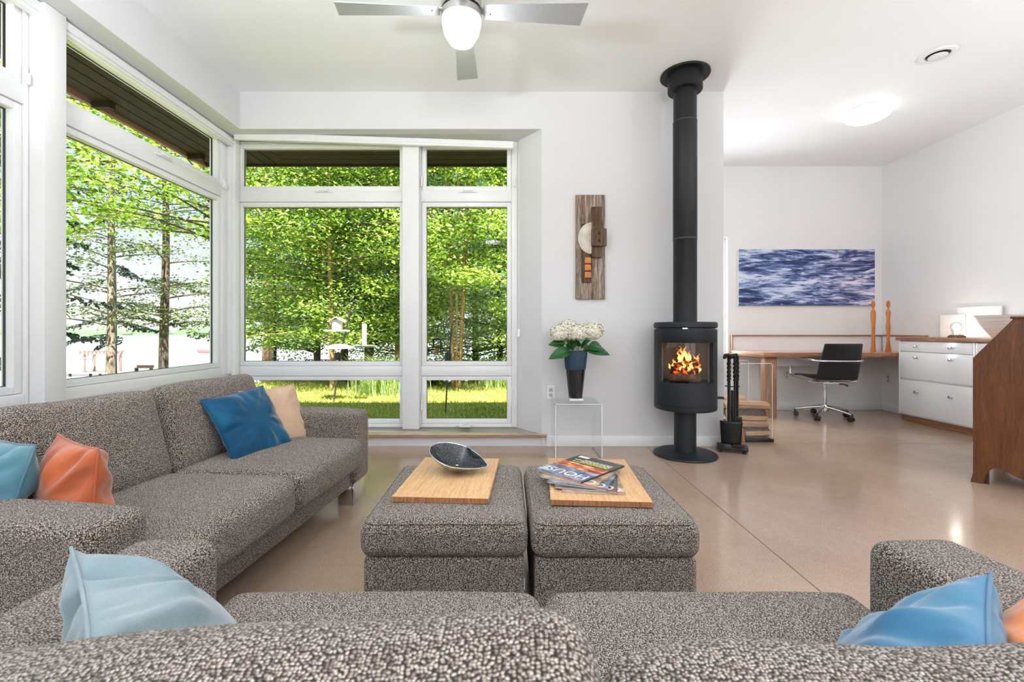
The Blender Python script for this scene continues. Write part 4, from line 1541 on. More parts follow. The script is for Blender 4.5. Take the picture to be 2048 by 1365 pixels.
def lawn_mat():
    t = NT('lawn')
    b = t.bsdf(None, .9, 0, .1)
    v = t.coord()
    n1 = t.noise(v, .9, 5, .6)
    n2 = t.noise(v, 34, 3, .6)
    c = t.ramp(n1.outputs[0], [(.3, srgb(98, 116, 46)), (.5, srgb(150, 158, 78)), (.66, srgb(188, 178, 108)), (.8, srgb(206, 176, 132))])
    d = t.ramp(n2.outputs[0], [(.3, (.6, .62, .55, 1)), (.65, (1.05, 1.05, 1, 1))])
    t.l(t.mix(1.0, c, d, 'MULTIPLY'), b.inputs['Base Color'])
    return t.m


m = MB()
xs = [-60 + i * 1.5 for i in range(24)] + [-24 + i * .6 for i in range(60)] + [12 + i * 2 for i in range(12)]
ys = [-10 + i * 2 for i in range(7)] + [4 + i * .5 for i in range(60)] + [34 + i * 3 for i in range(6)]
vs = [(x, y, min(gz(x, y), -.12) if not ((-2.8 < x < 1.6 and y < 4.4) or (1.5 < x < 5 and y < 6)) else -.30) for y in ys for x in xs]
fs = []
for j in range(len(ys) - 1):
    for i in range(len(xs) - 1):
        a = j * len(xs) + i
        fs.append((a, a + 1, a + len(xs) + 1, a + len(xs)))
m.add(vs, fs)
struct(m.build('ground', lawn_mat()))

t = NT('lake_water')
b = t.bsdf((.62, .66, .74, 1), .10, 0, .7)
v = t.coord((.5, 1.6, 1))
n_ = t.noise(v, 1.2, 4, .6)
t.bump(n_.outputs[0], .05, .03, b)
LAKE = t.m
m = MB().box(-1500, 900, 14, 1800, -4.3, -4.0)
struct(m.build('lake', LAKE, smooth=False))

# far shore
rg = np.random.default_rng(21)
FAR = plain('far_woods', srgb(100, 122, 90), .95, 0, .05, .25, .06)
m = MB()
for k in range(420):
    x = rg.uniform(-760, 420)
    y = 420 + rg.uniform(0, 30)
    h = rg.uniform(4.2, 7.6) * (1 + .12 * math.sin(x * .02))
    w = rg.uniform(5, 11)
    ico = [(0, 0, 1)] + [(math.cos(a) * r_, math.sin(a) * r_, z) for z, r_ in ((.8, .55), (.35, .95), (0, 1)) for a in [i * PI / 3 for i in range(6)]]
    f = [(0, 1 + i, 1 + (i + 1) % 6) for i in range(6)]
    for l_ in range(2):
        f += [(1 + l_ * 6 + i, 7 + l_ * 6 + i, 7 + l_ * 6 + (i + 1) % 6, 1 + l_ * 6 + (i + 1) % 6) for i in range(6)]
    m.add([(x + p[0] * w * rg.uniform(.8, 1.2), y + p[1] * w, -4 + p[2] * h) for p in ico], f)
o = m.build('far_shore_woods', FAR)
tag(o, 'low green wooded shore far across the lake', 'woods', None, 'stuff')

# roof overhang of the house
OV = NT('dark_soffit_boards')
b = OV.bsdf(None, .7, 0, .2)
v = OV.coord()
n_ = OV.noise(v, 8, 4)
OV.l(OV.ramp(n_.outputs[0], [(.3, srgb(40, 28, 20)), (.7, srgb(58, 42, 30))]), b.inputs['Base Color'])
DARKB = OV.m
FASC = plain('reddish_fascia', srgb(150, 112, 100), .7, 0, .2, .10, 4)
m = MB()
for i in range(8):
    m.box(-2.612, 1.70, 4.29 + i * .150, 4.29 + i * .150 + .138, 2.985, 3.01)
for i in range(7):
    m.box(-2.74 - i * .135, -2.74 - i * .135 + .122, -4.5, 5.48, 2.985, 3.01)
o = struct(m.build('roof_overhang', DARKB, smooth=False))
m = MB().box(-3.62, 1.70, 4.28, 5.50, 3.012, 3.03).box(-3.60, -2.60, -4.5, 5.50, 3.012, 3.03)
m.build('soffit_backing', plain('golden_brown_backing', srgb(112, 88, 48), .8), o, smooth=False)
m = MB().box(-3.64, 1.70, 5.485, 5.52, 2.965, 3.16)
m.build('fascia_front', DARKB, o, smooth=False)
m = MB().box(-3.64, -3.60, -4.5, 5.52, 2.955, 3.16)
m.build('fascia_side', FASC, o, smooth=False)
m = MB()
for y in (1.2, 2.6, 4.0, 5.2):
    m.box(-3.60, -3.44, y - .03, y + .03, 2.935, 2.984)
m.build('rafter_tail', DARKB, o, smooth=False)
m = MB().prism([(-3.64, 5.52), (-3.64, -4.6), (6.0, -4.6), (6.0, 6.3), (1.7, 6.3), (1.7, 5.52)], 3.24, 3.30)
struct(m.build('roof', DARKB, smooth=False))


# ------------------------------------------------------------- trees
def leaf_mat(name, stops, trans=.55):
    t = NT(name)
    gi = t.n('ShaderNodeNewGeometry')
    c = t.ramp(gi.outputs['Random Per Island'], stops)
    d = t.n('ShaderNodeBsdfPrincipled')
    d.inputs['Roughness'].default_value = .5
    d.inputs['Specular IOR Level'].default_value = .35
    t.l(c, d.inputs['Base Color'])
    tr = t.n('ShaderNodeBsdfTranslucent')
    t.l(t.mix(1.0, c, (1.45, 1.40, .95, 1), 'MULTIPLY'), tr.inputs[0])
    mx = t.n('ShaderNodeMixShader')
    mx.inputs[0].default_value = trans
    t.l(d.outputs[0], mx.inputs[1])
    t.l(tr.outputs[0], mx.inputs[2])
    t.l(mx.outputs[0], t.out.inputs[0])
    return t.m


LEAF_MAPLE = leaf_mat('maple_leaves', [(.0, srgb(80, 108, 40)), (.35, srgb(134, 168, 66)), (.7, srgb(180, 206, 102)), (1, srgb(218, 234, 156))])
LEAF_BEECH = leaf_mat('beech_leaves', [(.0, srgb(66, 94, 38)), (.4, srgb(110, 144, 58)), (.75, srgb(150, 182, 82)), (1, srgb(196, 218, 130))])
LEAF_BIRCH = leaf_mat('birch_leaves', [(.0, srgb(58, 74, 50)), (.4, srgb(86, 106, 66)), (.75, srgb(116, 136, 84)), (1, srgb(160, 176, 116))])
NEEDLE = leaf_mat('spruce_needles', [(.0, srgb(34, 50, 42)), (.5, srgb(52, 70, 58)), (1, srgb(80, 96, 76))], .15)
PINEN = leaf_mat('pine_needles', [(.0, srgb(60, 82, 44)), (.5, srgb(94, 116, 62)), (1, srgb(140, 156, 92))], .2)


def bark_mat(name, a, b_, c):
    return wood(name, a, b_, c, (8, 8, 2.2), 2.2, .95, .1, .8, 1.0)


BK_GREY = bark_mat('grey_brown_bark', srgb(72, 62, 56), srgb(112, 98, 88), srgb(150, 136, 122))
BK_PINK = bark_mat('pinkish_pine_bark', srgb(176, 118, 106), srgb(226, 174, 162), srgb(244, 212, 202))
BK_TAN = bark_mat('tan_young_bark', srgb(130, 92, 58), srgb(184, 144, 104), srgb(222, 190, 150))
BK_DARK = bark_mat('dark_wet_bark', srgb(44, 36, 32), srgb(70, 58, 50), srgb(100, 86, 74))
BK_BIRCH = bark_mat('pale_mottled_bark', srgb(96, 84, 74), srgb(150, 136, 124), srgb(196, 184, 172))


def leaves(rng, centres, spread, flat, n_each, size, droop=.35):
    """pointed leaf diamonds scattered in flattened sprays, returns (n*4,3)"""
    C = np.repeat(np.asarray(centres), n_each, axis=0)
    n = len(C)
    d = rng.normal(size=(n, 3)) * np.array([1, 1, flat]) * spread
    P = C + d
    yaw = rng.uniform(0, 2 * PI, n)
    pitch = -rng.uniform(-.2, 1.0, n) * droop * 2.2
    roll = rng.normal(0, .55, n)
    L = size * rng.uniform(.65, 1.25, n)
    W = L * rng.uniform(.42, .62, n)
    fx = np.stack([np.cos(yaw) * np.cos(pitch), np.sin(yaw) * np.cos(pitch), np.sin(pitch)], 1)
    sx = np.stack([-np.sin(yaw), np.cos(yaw), np.zeros(n)], 1)
    up = np.cross(fx, sx)
    sd = sx * np.cos(roll)[:, None] + up * np.sin(roll)[:, None]
    a = P - fx * (L * .5)[:, None]
    c = P + fx * (L * .5)[:, None]
    b1 = P + sd * (W * .5)[:, None] - fx * (L * .08)[:, None]
    b2 = P - sd * (W * .5)[:, None] - fx * (L * .08)[:, None]
    return np.stack([a, b1, c, b2], 1).reshape(-1, 3)


def tree(name, label, x, y, h, r, lean, c0, c1, cr, nspray, n_each, size, mats, seed, stems=1, group='trees outside the windows', spread=.25, flat=.34, fan=.12, bias=(0, 0)):
    """stem(s) with side branches that end in flat leaf sprays; c0..c1 crown heights above the foot"""
    rng = np.random.default_rng(seed)
    z0 = gz(x, y) - .05
    t = thing(name, label, 'tree', (x, y, z0), 0, group)
    tips = []
    wood_ = MB()
    for s in range(stems):
        a0 = rng.uniform(0, 2 * PI)
        lx, ly = (lean[0], lean[1]) if stems == 1 else (math.cos(a0 + s * 2.4) * fan, math.sin(a0 + s * 2.4) * fan)
        ph = rng.uniform(0, 6)
        N = 12
        pts, rad = [], []
        for i in range(N + 1):
            f = i / N
            w = .10 * math.sin(f * 5 + ph) * r / .12
            pts.append(Vector((lx * h * f + w * f + (0 if stems == 1 else math.cos(a0 + s * 2.4) * max(r * 1.6, .07)), ly * h * f + w * .6 * f + (0 if stems == 1 else math.sin(a0 + s * 2.4) * max(r * 1.6, .07)), h * f)))
            rad.append(r * (1.25 if i == 0 else 1.0) * (1 - .72 * f))
        wood_.tube(pts, rad, 9)
        nb = max(6, int(nspray / stems / 3.2))
        for k in range(nb):
            zf = rng.uniform(c0, c1)
            f = min(.985, zf / h)
            i = int(f * N)
            base = pts[i].lerp(pts[min(N, i + 1)], f * N - i)
            az = rng.uniform(0, 2 * PI)
            q = (zf - c0) / max(.01, c1 - c0)
            L = cr * (.55 + .6 * math.sin(PI * min(1, .25 + q * .75))) * rng.uniform(.6, 1.1)
            bx, by = math.cos(az) * L + bias[0] * L, math.sin(az) * L + bias[1] * L
            bp = []
            for j in range(6):
                g = j / 5
                bp.append(base + Vector((bx * g, by * g, .30 * L * g - .22 * L * g * g)) + Vector((rng.normal(0, .03), rng.normal(0, .03), rng.normal(0, .03))) * L * .4 * g)
            r0 = max(.005, rad[i] * .22)
            wood_.tube(bp, [r0 * (1 - .8 * j / 5) + .002 for j in range(6)], 5)
            m_ = max(1, int(round(nspray / (nb * stems))))
            for j in range(m_):
                g = .35 + .65 * (j + rng.uniform(0, 1)) / m_
                p = bp[min(5, int(g * 5))]
                tips.append((p.x + rng.normal(0, .12) * cr * .5, p.y + rng.normal(0, .12) * cr * .5, p.z + rng.normal(0, .05)))
    wood_.build('trunk', mats[0], t, ang=80)
    np_mesh('foliage', leaves(rng, tips, spread, flat, n_each, size), 4, mats[1], t)
    return t


def conifer(label, x, y, h, r, z0c, br, nb, mats, seed, droop=.5, nd=84):
    rng = np.random.default_rng(seed)
    g0 = gz(x, y) - .05
    t = thing('conifer_tree', label, 'tree', (x, y, g0), 0, 'trees outside the windows')
    m = MB().tube([(0, 0, 0), (.03, 0, h * .5), (0, 0, h)], [r, r * .7, .02], 9)
    V = []
    for k in range(nb):
        zf = z0c + (h - z0c) * rng.random() ** 1.3
        q = 1 - (zf - z0c) / (h - z0c) * .75
        az = rng.uniform(0, 2 * PI)
        L = br * q * rng.uniform(.65, 1.1)
        pts = []
        for j in range(8):
            g = j / 7
            pts.append(Vector((math.cos(az) * L * g, math.sin(az) * L * g, zf + .12 * L * g - droop * L * g * g + .20 * L * g ** 4)))
        m.tube(pts, [.018 * q * (1 - g / 7 * .85) + .002 for g in range(8)], 5)
        side = Vector((-math.sin(az), math.cos(az), 0))
        for j in range(1, 8):
            for s in (-1, 1):
                tw = .30 * L * (1 - .5 * j / 7) * rng.uniform(.5, 1.1)
                d = (side * s + (pts[j] - pts[j - 1]).normalized() * .8).normalized() * tw + Vector((0, 0, -.35 * tw))
                for q_ in range(nd // 7):
                    g = (q_ + rng.random()) / (nd / 7)
                    c = np.array(pts[j] + d * g) + rng.normal(0, .012, 3)
                    dn = np.array(d.normalized())
                    nn_ = rng.normal(size=3)
                    nn_ -= dn * nn_.dot(dn)
                    nn_ /= np.linalg.norm(nn_)
                    l_ = rng.uniform(.06, .10)
                    w_ = np.cross(dn, nn_) * .013
                    V += [c, c + dn * l_ * .5 + nn_ * l_ * .6 + w_, c + dn * l_ + nn_ * l_ * .5, c + dn * l_ * .4 - nn_ * l_ * .5 - w_]
    m.build('trunk', mats[0], t)
    np_mesh('needles', V, 4, mats[1], t)
    return t


# lakeside trees seen through the side windows
tree('birch_tree', 'slender trunk with airy leaves, left one of the two seen through the side window', -10.45, 12.0, 9.5, .125, (.015, .02), 2.9, 9.0, 1.9, 150, 44, .10, (BK_BIRCH, LEAF_BIRCH), 3, spread=.26, flat=.40)
tree('birch_tree', 'slender trunk with airy leaves, right one of the two seen through the side window', -9.95, 13.3, 10.5, .145, (.004, -.01), 2.9, 9.5, 2.0, 160, 44, .10, (BK_GREY, LEAF_BIRCH), 7, spread=.26, flat=.40)
conifer('dark drooping spruce behind the left slender trunk by the lake', -12.3, 14.3, 9.5, .12, 2.0, 2.3, 22, (BK_DARK, NEEDLE), 5)
conifer('pine with upswept boughs behind the corner post of the windows', -10.05, 16.4, 9.0, .16, 3.0, 1.9, 26, (BK_GREY, PINEN), 12, .2, 105)
tree('maple_tree', 'bright lime maple whose high branches hang across the side window top', -5.40, 8.8, 8.5, .12, (-.01, 0), 2.7, 7.6, 2.6, 230, 60, .11, (BK_GREY, LEAF_MAPLE), 14, bias=(-.25, 0))
tree('maple_tree', 'bushy lime maple filling the top of the nearest side window', -7.4, 6.2, 8.0, .13, (-.02, .02), 3.1, 7.4, 2.1, 170, 60, .11, (BK_GREY, LEAF_MAPLE), 19)
conifer('dark spruce seen only through the nearest side window', -9.6, 8.9, 9.0, .11, 1.9, 2.0, 30, (BK_DARK, NEEDLE), 25)

# the grove in front of the stove wall windows
tree('pine_tree', 'thick pinkish pine trunk by the water at the left of the front window', -8.35, 16.0, 13.0, .235, (.0, 0), 3.2, 11.0, 2.4, 206, 91, 0.083, (BK_PINK, LEAF_BEECH), 31)
tree('beech_tree', 'thin dark sapling just right of the pinkish pine trunk', -6.05, 12.0, 7.5, .045, (.0, 0), 1.2, 7.0, 1.6, 224, 91, 0.076, (BK_DARK, LEAF_BEECH), 33)
tree('beech_tree', 'slim tan trunk behind the house-shaped bird feeder', -3.32, 8.75, 7.5, .050, (-.02, .02), .9, 7.0, 1.7, 293, 91, 0.073, (BK_TAN, LEAF_BEECH), 35)
tree('beech_tree', 'dark trunk behind the leaning feeder pole', -3.45, 9.8, 8.0, .075, (.005, 0), .8, 7.4, 1.9, 310, 91, 0.076, (BK_DARK, LEAF_BEECH), 37)
tree('maple_tree', 'sturdy brown trunk behind the tube bird feeder', -2.98, 10.0, 9.0, .105, (-.012, 0), .8, 8.4, 2.2, 396, 97, 0.083, (BK_GREY, LEAF_MAPLE), 39)
tree('maple_tree', 'reddish trunk close to the mullion between the front windows', -2.42, 10.2, 8.5, .065, (.005, .01), .6, 8.0, 2.0, 379, 97, 0.083, (BK_TAN, LEAF_MAPLE), 41)
tree('maple_tree', 'clump of tan stems fanning out in the narrow front window', -.98, 9.0, 8.0, .027, (0, 0), 1.9, 7.4, 1.8, 413, 97, 0.083, (BK_TAN, LEAF_MAPLE), 43, stems=5, fan=.055)
tree('maple_tree', 'dark-stemmed maple at the right edge of the narrow front window', -.12, 10.6, 8.5, .075, (-.02, 0), .7, 8.0, 2.0, 396, 97, 0.083, (BK_DARK, LEAF_MAPLE), 45)
tree('maple_tree', 'leafy maple in the back row between the pinkish pine and the feeders', -5.2, 12.6, 9.5, .10, (.01, 0), 1.1, 9.0, 2.3, 448, 101, 0.087, (BK_GREY, LEAF_MAPLE), 47)
tree('beech_tree', 'shady beech in the back row behind the mullion', -2.7, 13.2, 9.5, .11, (0, 0), .4, 9.0, 2.3, 448, 101, 0.083, (BK_DARK, LEAF_BEECH), 49)
tree('beech_tree', 'shady beech in the back row behind the tan stem clump', -.9, 13.4, 9.5, .11, (0, 0), .4, 9.0, 2.3, 448, 101, 0.083, (BK_DARK, LEAF_BEECH), 51)
tree('beech_tree', 'shady beech farthest to the right behind the grove', 1.4, 13.6, 9.5, .11, (0, 0), .4, 9.0, 2.3, 379, 101, 0.083, (BK_DARK, LEAF_BEECH), 53)
tree('maple_tree', 'lime maple right of the grove, its leaves entering the narrow window', 1.0, 9.6, 8.0, .09, (0, 0), .8, 7.6, 1.8, 293, 97, 0.083, (BK_GREY, LEAF_MAPLE), 55)


def bush(label, x, y, rx, ry, h, n, seed, mat_, size=.07):
    rng = np.random.default_rng(seed)
    t = thing('shrub', label, 'shrub', (x, y, gz(x, y)), 0, 'shrubs along the lawn edge')
    m = MB()
    tips = []
    for k in range(26):
        a, q = rng.uniform(0, 2 * PI), math.sqrt(rng.random())
        e = Vector((math.cos(a) * q * rx, math.sin(a) * q * ry, h * rng.uniform(.35, 1.0) * (1 - .35 * q)))
        m.tube([(e.x * .15, e.y * .15, -.05), (e.x * .6, e.y * .6, e.z * .6), tuple(e)], [.008, .005, .002], 5)
        tips.append(tuple(e))
        tips.append((e.x * .7, e.y * .7, e.z * .6))
    m.build('stem', BK_DARK, t)
    np_mesh('foliage', leaves(rng, tips, .14, .8, n // len(tips), size, .5), 4, mat_, t)


bush('low leafy shrub at the water side of the lawn, under the pinkish pine', -6.4, 10.9, .9, .5, .55, 1500, 61, LEAF_BEECH)
bush('low dark shrub on the lawn edge behind the house-shaped feeder pole', -4.6, 10.6, 1.0, .5, .75, 1700, 62, LEAF_BIRCH)
bush('shrub at the foot of the brown trunk behind the tall grass', -2.2, 10.7, 1.0, .5, .95, 1900, 63, LEAF_BIRCH)
bush('shrub beside the tan stem clump', -.3, 10.0, 1.0, .5, .75, 1800, 64, LEAF_BEECH)
bush('leafy shrub left of the tan stem clump, behind the black baffle', -1.55, 9.7, .6, .4, .60, 1300, 65, LEAF_BEECH)
bush('shrub on the shore slope seen in the nearest side window', -8.3, 7.2, .9, .6, .95, 1500, 66, LEAF_BIRCH)


# grass: lawn blades (nobody could count them) and the two tall clumps
def blades(rng, X, Y, Z, H, bend, wid):
    n = len(X)
    a = rng.uniform(0, 2 * PI, n)
    dx, dy = np.cos(a), np.sin(a)
    w = wid * rng.uniform(.6, 1.3, n)
    base = np.stack([X, Y, Z], 1)
    side = np.stack([-dy, dx, np.zeros(n)], 1) * w[:, None]
    f = np.stack([dx * bend, dy * bend, np.ones(n)], 1)
    mid = base + f * np.array([.6, .6, .6]) * H[:, None] * np.array([.55, .55, 1])
    tip = base + np.stack([dx * bend * 1.5, dy * bend * 1.5, np.ones(n) * .92], 1) * H[:, None]
    low = np.stack([base - side, base + side, mid + side * .8, mid - side * .8], 1)
    high = np.stack([mid - side * .8, mid + side * .8, tip + side * .12, tip - side * .12], 1)
    return np.concatenate([low, high], 1).reshape(-1, 3)


GRASS = leaf_mat('lawn_blades', [(.0, srgb(116, 132, 58)), (.4, srgb(156, 166, 84)), (.75, srgb(194, 194, 118)), (1, srgb(222, 206, 156))], .35)
TALLG = leaf_mat('tall_grass_blades', [(.0, srgb(128, 162, 84)), (.5, srgb(176, 200, 124)), (1, srgb(226, 232, 182))], .35)
rg = np.random.default_rng(77)
n = 60000
Xg = rg.uniform(-6.5, 1.6, n)
Yg = 5.3 + 5.2 * rg.random(n)
Zg = np.array([gz(a, b_) for a, b_ in zip(Xg, Yg)])
o = np_mesh('lawn_grass', blades(rg, Xg, Yg, Zg, rg.uniform(.025, .065, n), .5, .0035), 4, GRASS)
tag(o, 'short sunlit lawn grass outside the front windows', 'grass', None, 'stuff')
for lb, x, y, nn_, h, sp in (('tall pale grass clump on the lawn near the mullion', -2.12, 8.2, 700, .78, .24), ('tall grass clump on the lawn at the right of the narrow window', .0, 9.0, 500, .62, .26)):
    t = thing('grass_clump', lb, 'grass clump', (x, y, gz(x, y)), 0, 'tall grass clumps')
    X, Y = rg.normal(0, sp, nn_), rg.normal(0, sp, nn_)
    np_mesh('blades', blades(rg, X, Y, np.zeros(nn_) - .02, h * rg.uniform(.5, 1.1, nn_), .45, .006), 4, TALLG, t)

# bird feeders
POLE = plain('dark_pole_paint', srgb(62, 60, 58), .5, .3)
PALE = plain('weathered_pale_wood', srgb(196, 182, 166), .7, 0, .2, .12, 12)
WHITE = plain('bleached_plastic', srgb(224, 222, 220), .4)
t = thing('feeder_pole', 'leaning double-hook pole carrying the house and tube bird feeders', 'pole', (-2.71, 7.2, gz(-2.71, 7.2)), 0)
m = MB().tube([(0, 0, 0), (.10, 0, .70), (.27, 0, 1.48)], .012, 8)
for pts in ([(.20, 0, 1.20), (.235, 0, 1.34), (.20, 0, 1.44), (.12, 0, 1.47), (.06, 0, 1.43), (.055, 0, 1.40)], [(.24, 0, 1.30), (.29, 0, 1.40), (.36, 0, 1.44), (.44, 0, 1.41), (.48, 0, 1.34), (.51, 0, 1.37)]):
    m.tube(pts, .006, 6)
m.build('hooked_pole', POLE, t)
MB().lathe([(.0, .05), (.10, .040), (.20, .005), (.235, -.02), (.232, -.024), (.0, .03)], 28, (.09, 0, .86)).build('squirrel_baffle', WHITE, t)
MB().lathe([(.0, .12), (.05, .10), (.062, .03), (.06, 0), (.0, 0)], 20, (.065, 0, .66)).build('black_cap', MAT['black'], t)
gp = gz(-2.71, 7.2)
t = thing('bird_feeder', 'house-shaped bird feeder with a wide tray on the left hook', 'bird feeder', (-2.655, 7.2, gp + 1.40), 0, 'bird feeders')
MB().tube([(0, 0, 0), (0, 0, -.07)], .004, 6).build('hanger', POLE, t)
m = MB()
for s in (-1, 1):
    m.add([(0, -.09, -.065), (0, .09, -.065), (s * .125, .09, -.135), (s * .125, -.09, -.135), (0, -.09, -.08), (0, .09, -.08), (s * .125, .09, -.15), (s * .125, -.09, -.15)],
          [(0, 1, 2, 3), (4, 7, 6, 5), (0, 3, 7, 4), (1, 5, 6, 2), (2, 6, 7, 3)])
m.build('roof', PALE, t)
MB().box(-.065, .065, -.06, .06, -.27, -.11).build('seed_box', WHITE, t, bevel=.005)
MB().rbox(.165, .11, .014, .01, (0, 0, -.285)).build('tray', WHITE, t)
t = thing('bird_feeder', 'tube bird feeder with a round seed tray on the right hook', 'bird feeder', (-2.23, 7.2, gp + 1.34), 0, 'bird feeders')
MB().tube([(0, 0, 0), (.01, 0, -.12)], .003, 6).tube([(.045, 0, -.2), (.17, 0, -.47)], .002, 5).build('hanger', POLE, t)
MB().lathe([(.0, -.11), (.036, -.12), (.038, -.15), (.036, -.47), (.0, -.475)], 20).build('seed_tube', PALE, t)
MB().lathe([(.0, -.478), (.14, -.470), (.165, -.452), (.168, -.456), (.14, -.485), (.0, -.49)], 28).build('tray', plain('grey_tray', srgb(150, 158, 156), .5), t)
bx, by = -.80, 6.05
t = thing('feeder_pole', 'upright double-hook pole with a black cylinder baffle in the narrow window', 'pole', (bx, by, gz(bx, by)), 0)
m = MB().tube([(0, 0, 0), (.03, 0, .6), (.085, 0, 1.12)], .010, 8)
m.tube([(.06, 0, 1.0), (.09, 0, 1.18), (.15, 0, 1.25), (.23, 0, 1.24), (.27, 0, 1.18)], .006, 6).tube([(.05, 0, .98), (.03, 0, 1.12), (-.03, 0, 1.16), (-.09, 0, 1.14), (-.11, 0, 1.08)], .006, 6)
m.build('hooked_pole', POLE, t)
MB().lathe([(.0, .20), (.035, .185), (.05, .15), (.05, 0), (.0, 0)], 24, (.035, 0, .62)).build('cylinder_baffle', MAT['black'], t)
gp = gz(bx, by)
t = thing('bird_feeder', 'small hopper bird feeder on the left hook in the narrow window', 'bird feeder', (bx - .11, by, gp + 1.08), 0, 'bird feeders')
MB().tube([(0, 0, 0), (0, 0, -.10)], .003, 6).build('hanger', POLE, t)
MB().box(-.06, .06, -.05, .05, -.11, -.10).build('roof', BK_DARK, t)
m = MB().box(-.054, -.044, -.04, .04, -.20, -.11).box(.044, .054, -.04, .04, -.20, -.11).box(-.054, .054, -.045, .045, -.212, -.20)
m.build('open_frame', BK_DARK, t)
MB().lathe([(.0, -.31), (.02, -.31), (.034, -.215), (.0, -.212)], 16).build('seed_cup', BK_TAN, t)
t = thing('bird_feeder', 'shallow dish bird feeder on the right hook in the narrow window', 'bird feeder', (bx + .27, by, gp + 1.18), 0, 'bird feeders')
MB().tube([(0, 0, 0), (0, 0, -.14)], .003, 6).build('hanger', POLE, t)
MB().lathe([(.0, -.13), (.05, -.145), (.07, -.16), (.05, -.17), (.0, -.172)], 20).build('dish', plain('dull_dish', srgb(120, 106, 100), .5), t)

# lakeside structures
t = thing('boathouse', 'low shed with a pale corrugated roof down by the water', 'shed', (-7.0, 19.0, gz(-7.0, 19.0)), 0)
zt = -.28 - gz(-7.0, 19.0)
CORR = plain('pale_corrugated_sheet', srgb(206, 210, 216), .4, .3)
MB().box(-1.0, 1.15, -.6, .6, 0, zt - .25).build('shed_wall', PALE, t)
vs, fs = [], []
nn_ = 60
for i in range(nn_ + 1):
    x = -1.35 + 2.7 * i / nn_
    zz = .018 * math.sin(i * PI / 1.5)
    for y, z in ((-.9, zt - .26), (0, zt), (.9, zt - .26)):
        vs.append((x, y, z + zz))
for i in range(nn_):
    for j in range(2):
        a = i * 3 + j
        fs.append((a, a + 3, a + 4, a + 1))
MB().add(vs, fs).build('corrugated_roof', CORR, t)
MB().box(-1.36, 1.36, -.05, .05, zt + .01, zt + .05).build('ridge_cap', BK_DARK, t)
WOODG = plain('greyed_timber', srgb(150, 128, 116), .8, 0, .2, .12, 3)
t = thing('dock', 'timber dock on the lake below the pergola', 'dock', (-44.5, 50, -4.2), 0)
m = MB()
for i in range(36):
    m.box(-5.6 + i * .32, -5.6 + i * .32 + .29, -1.4, 1.4, .52, .60)
m.build('deck_boards', WOODG, t)
for x in (-5.2, -2, 1.2, 4.8):
    for y in (-1.2, 1.2):
        MB().cyl((x, y, -.3), (x, y, .52), .12, None, 10).build('piling', BK_DARK, t)
t = thing('pergola', 'weathered pergola arch standing on the dock', 'pergola', (-44.1, 50, -3.6), 0)
for x in (-1.45, 1.45):
    for y in (-.6, .6):
        MB().box(x - .10, x + .10, y - .10, y + .10, 0, 2.0).build('post', WOODG, t)
    MB().tube([(x, -.6, 1.35), (x * .62, -.6, 1.98)], .06, 6).build('brace', WOODG, t)
for y in (-.65, .65):
    MB().box(-1.9, 1.9, y - .06, y + .06, 1.95, 2.18).build('beam', WOODG, t)
for i in range(9):
    MB().box(-1.75 + i * .42, -1.75 + i * .42 + .10, -.95, .95, 2.18, 2.32).build('rafter', WOODG, t)
t = thing('dock_bench', 'dark bench seen low over the side window sill beside the dock', 'bench', (-39.6, 50, -3.6), 0)
for i in range(3):
    MB().box(-.95, .95, -.2 + i * .15, -.09 + i * .15, .40, .45).build('seat_slat', BK_DARK, t)
for x in (-.8, .8):
    MB().box(x - .05, x + .05, -.2, .24, 0, .40).build('leg', BK_DARK, t)
MB().box(-.95, .95, .22, .27, .45, .72).build('backrest', BK_DARK, t)
t = thing('rowing_boat', 'small red boat floating on the lake', 'boat', (-64.5, 99, -4.0), 0)
vs, fs = [], []
for i in range(13):
    f = i / 12
    w = .75 * math.sin(PI * min(1, .12 + f * .88)) ** .6 if i not in (12,) else .02
    x = -2.1 + 4.2 * f
    sh = .25 * (2 * f - 1) ** 2
    for (k, y, z) in ((0, -w, .62 + sh), (1, -w * .7, .12), (2, 0, -.1), (3, w * .7, .12), (4, w, .62 + sh)):
        vs.append((x, y, z))
for i in range(12):
    for j in range(4):
        a = i * 5 + j
        fs.append((a, a + 1, a + 6, a + 5))
REDB = plain('faded_red_hull', srgb(214, 96, 96), .5)
o = MB().add(vs, fs).build('hull', REDB, t)
o.modifiers.new('thick', 'SOLIDIFY').thickness = .06
for x in (-.8, .7):
    MB().box(x - .14, x + .14, -.6, .6, .42, .47).build('thwart', WOODG, t)
# ---------------------------------------------------------------- light and camera
w = bpy.data.worlds.new('sky')
scene.world = w
w.use_nodes = True
nt = w.node_tree
nt.nodes.clear()
out = nt.nodes.new('ShaderNodeOutputWorld')
bg = nt.nodes.new('ShaderNodeBackground')
tc = nt.nodes.new('ShaderNodeTexCoord')
sep = nt.nodes.new('ShaderNodeSeparateXYZ')
rp = nt.nodes.new('ShaderNodeValToRGB')
nt.links.new(tc.outputs['Generated'], sep.inputs[0])
nt.links.new(sep.outputs[2], rp.inputs[0])
e = rp.color_ramp.elements
e[0].position, e[0].color = 0.0, (1.0, 1.0, 1.0, 1)
e[1].position, e[1].color = 1.0, (.26, .46, .90, 1)
for p, c in ((.05, (.92, .96, 1.0, 1)), (.22, (.66, .80, .98, 1)), (.5, (.42, .62, .96, 1))):
    x = e.new(p)
    x.color = c
nt.links.new(rp.outputs[0], bg.inputs[0])
bg.inputs[1].default_value = 1.10
nt.links.new(bg.outputs[0], out.inputs[0])


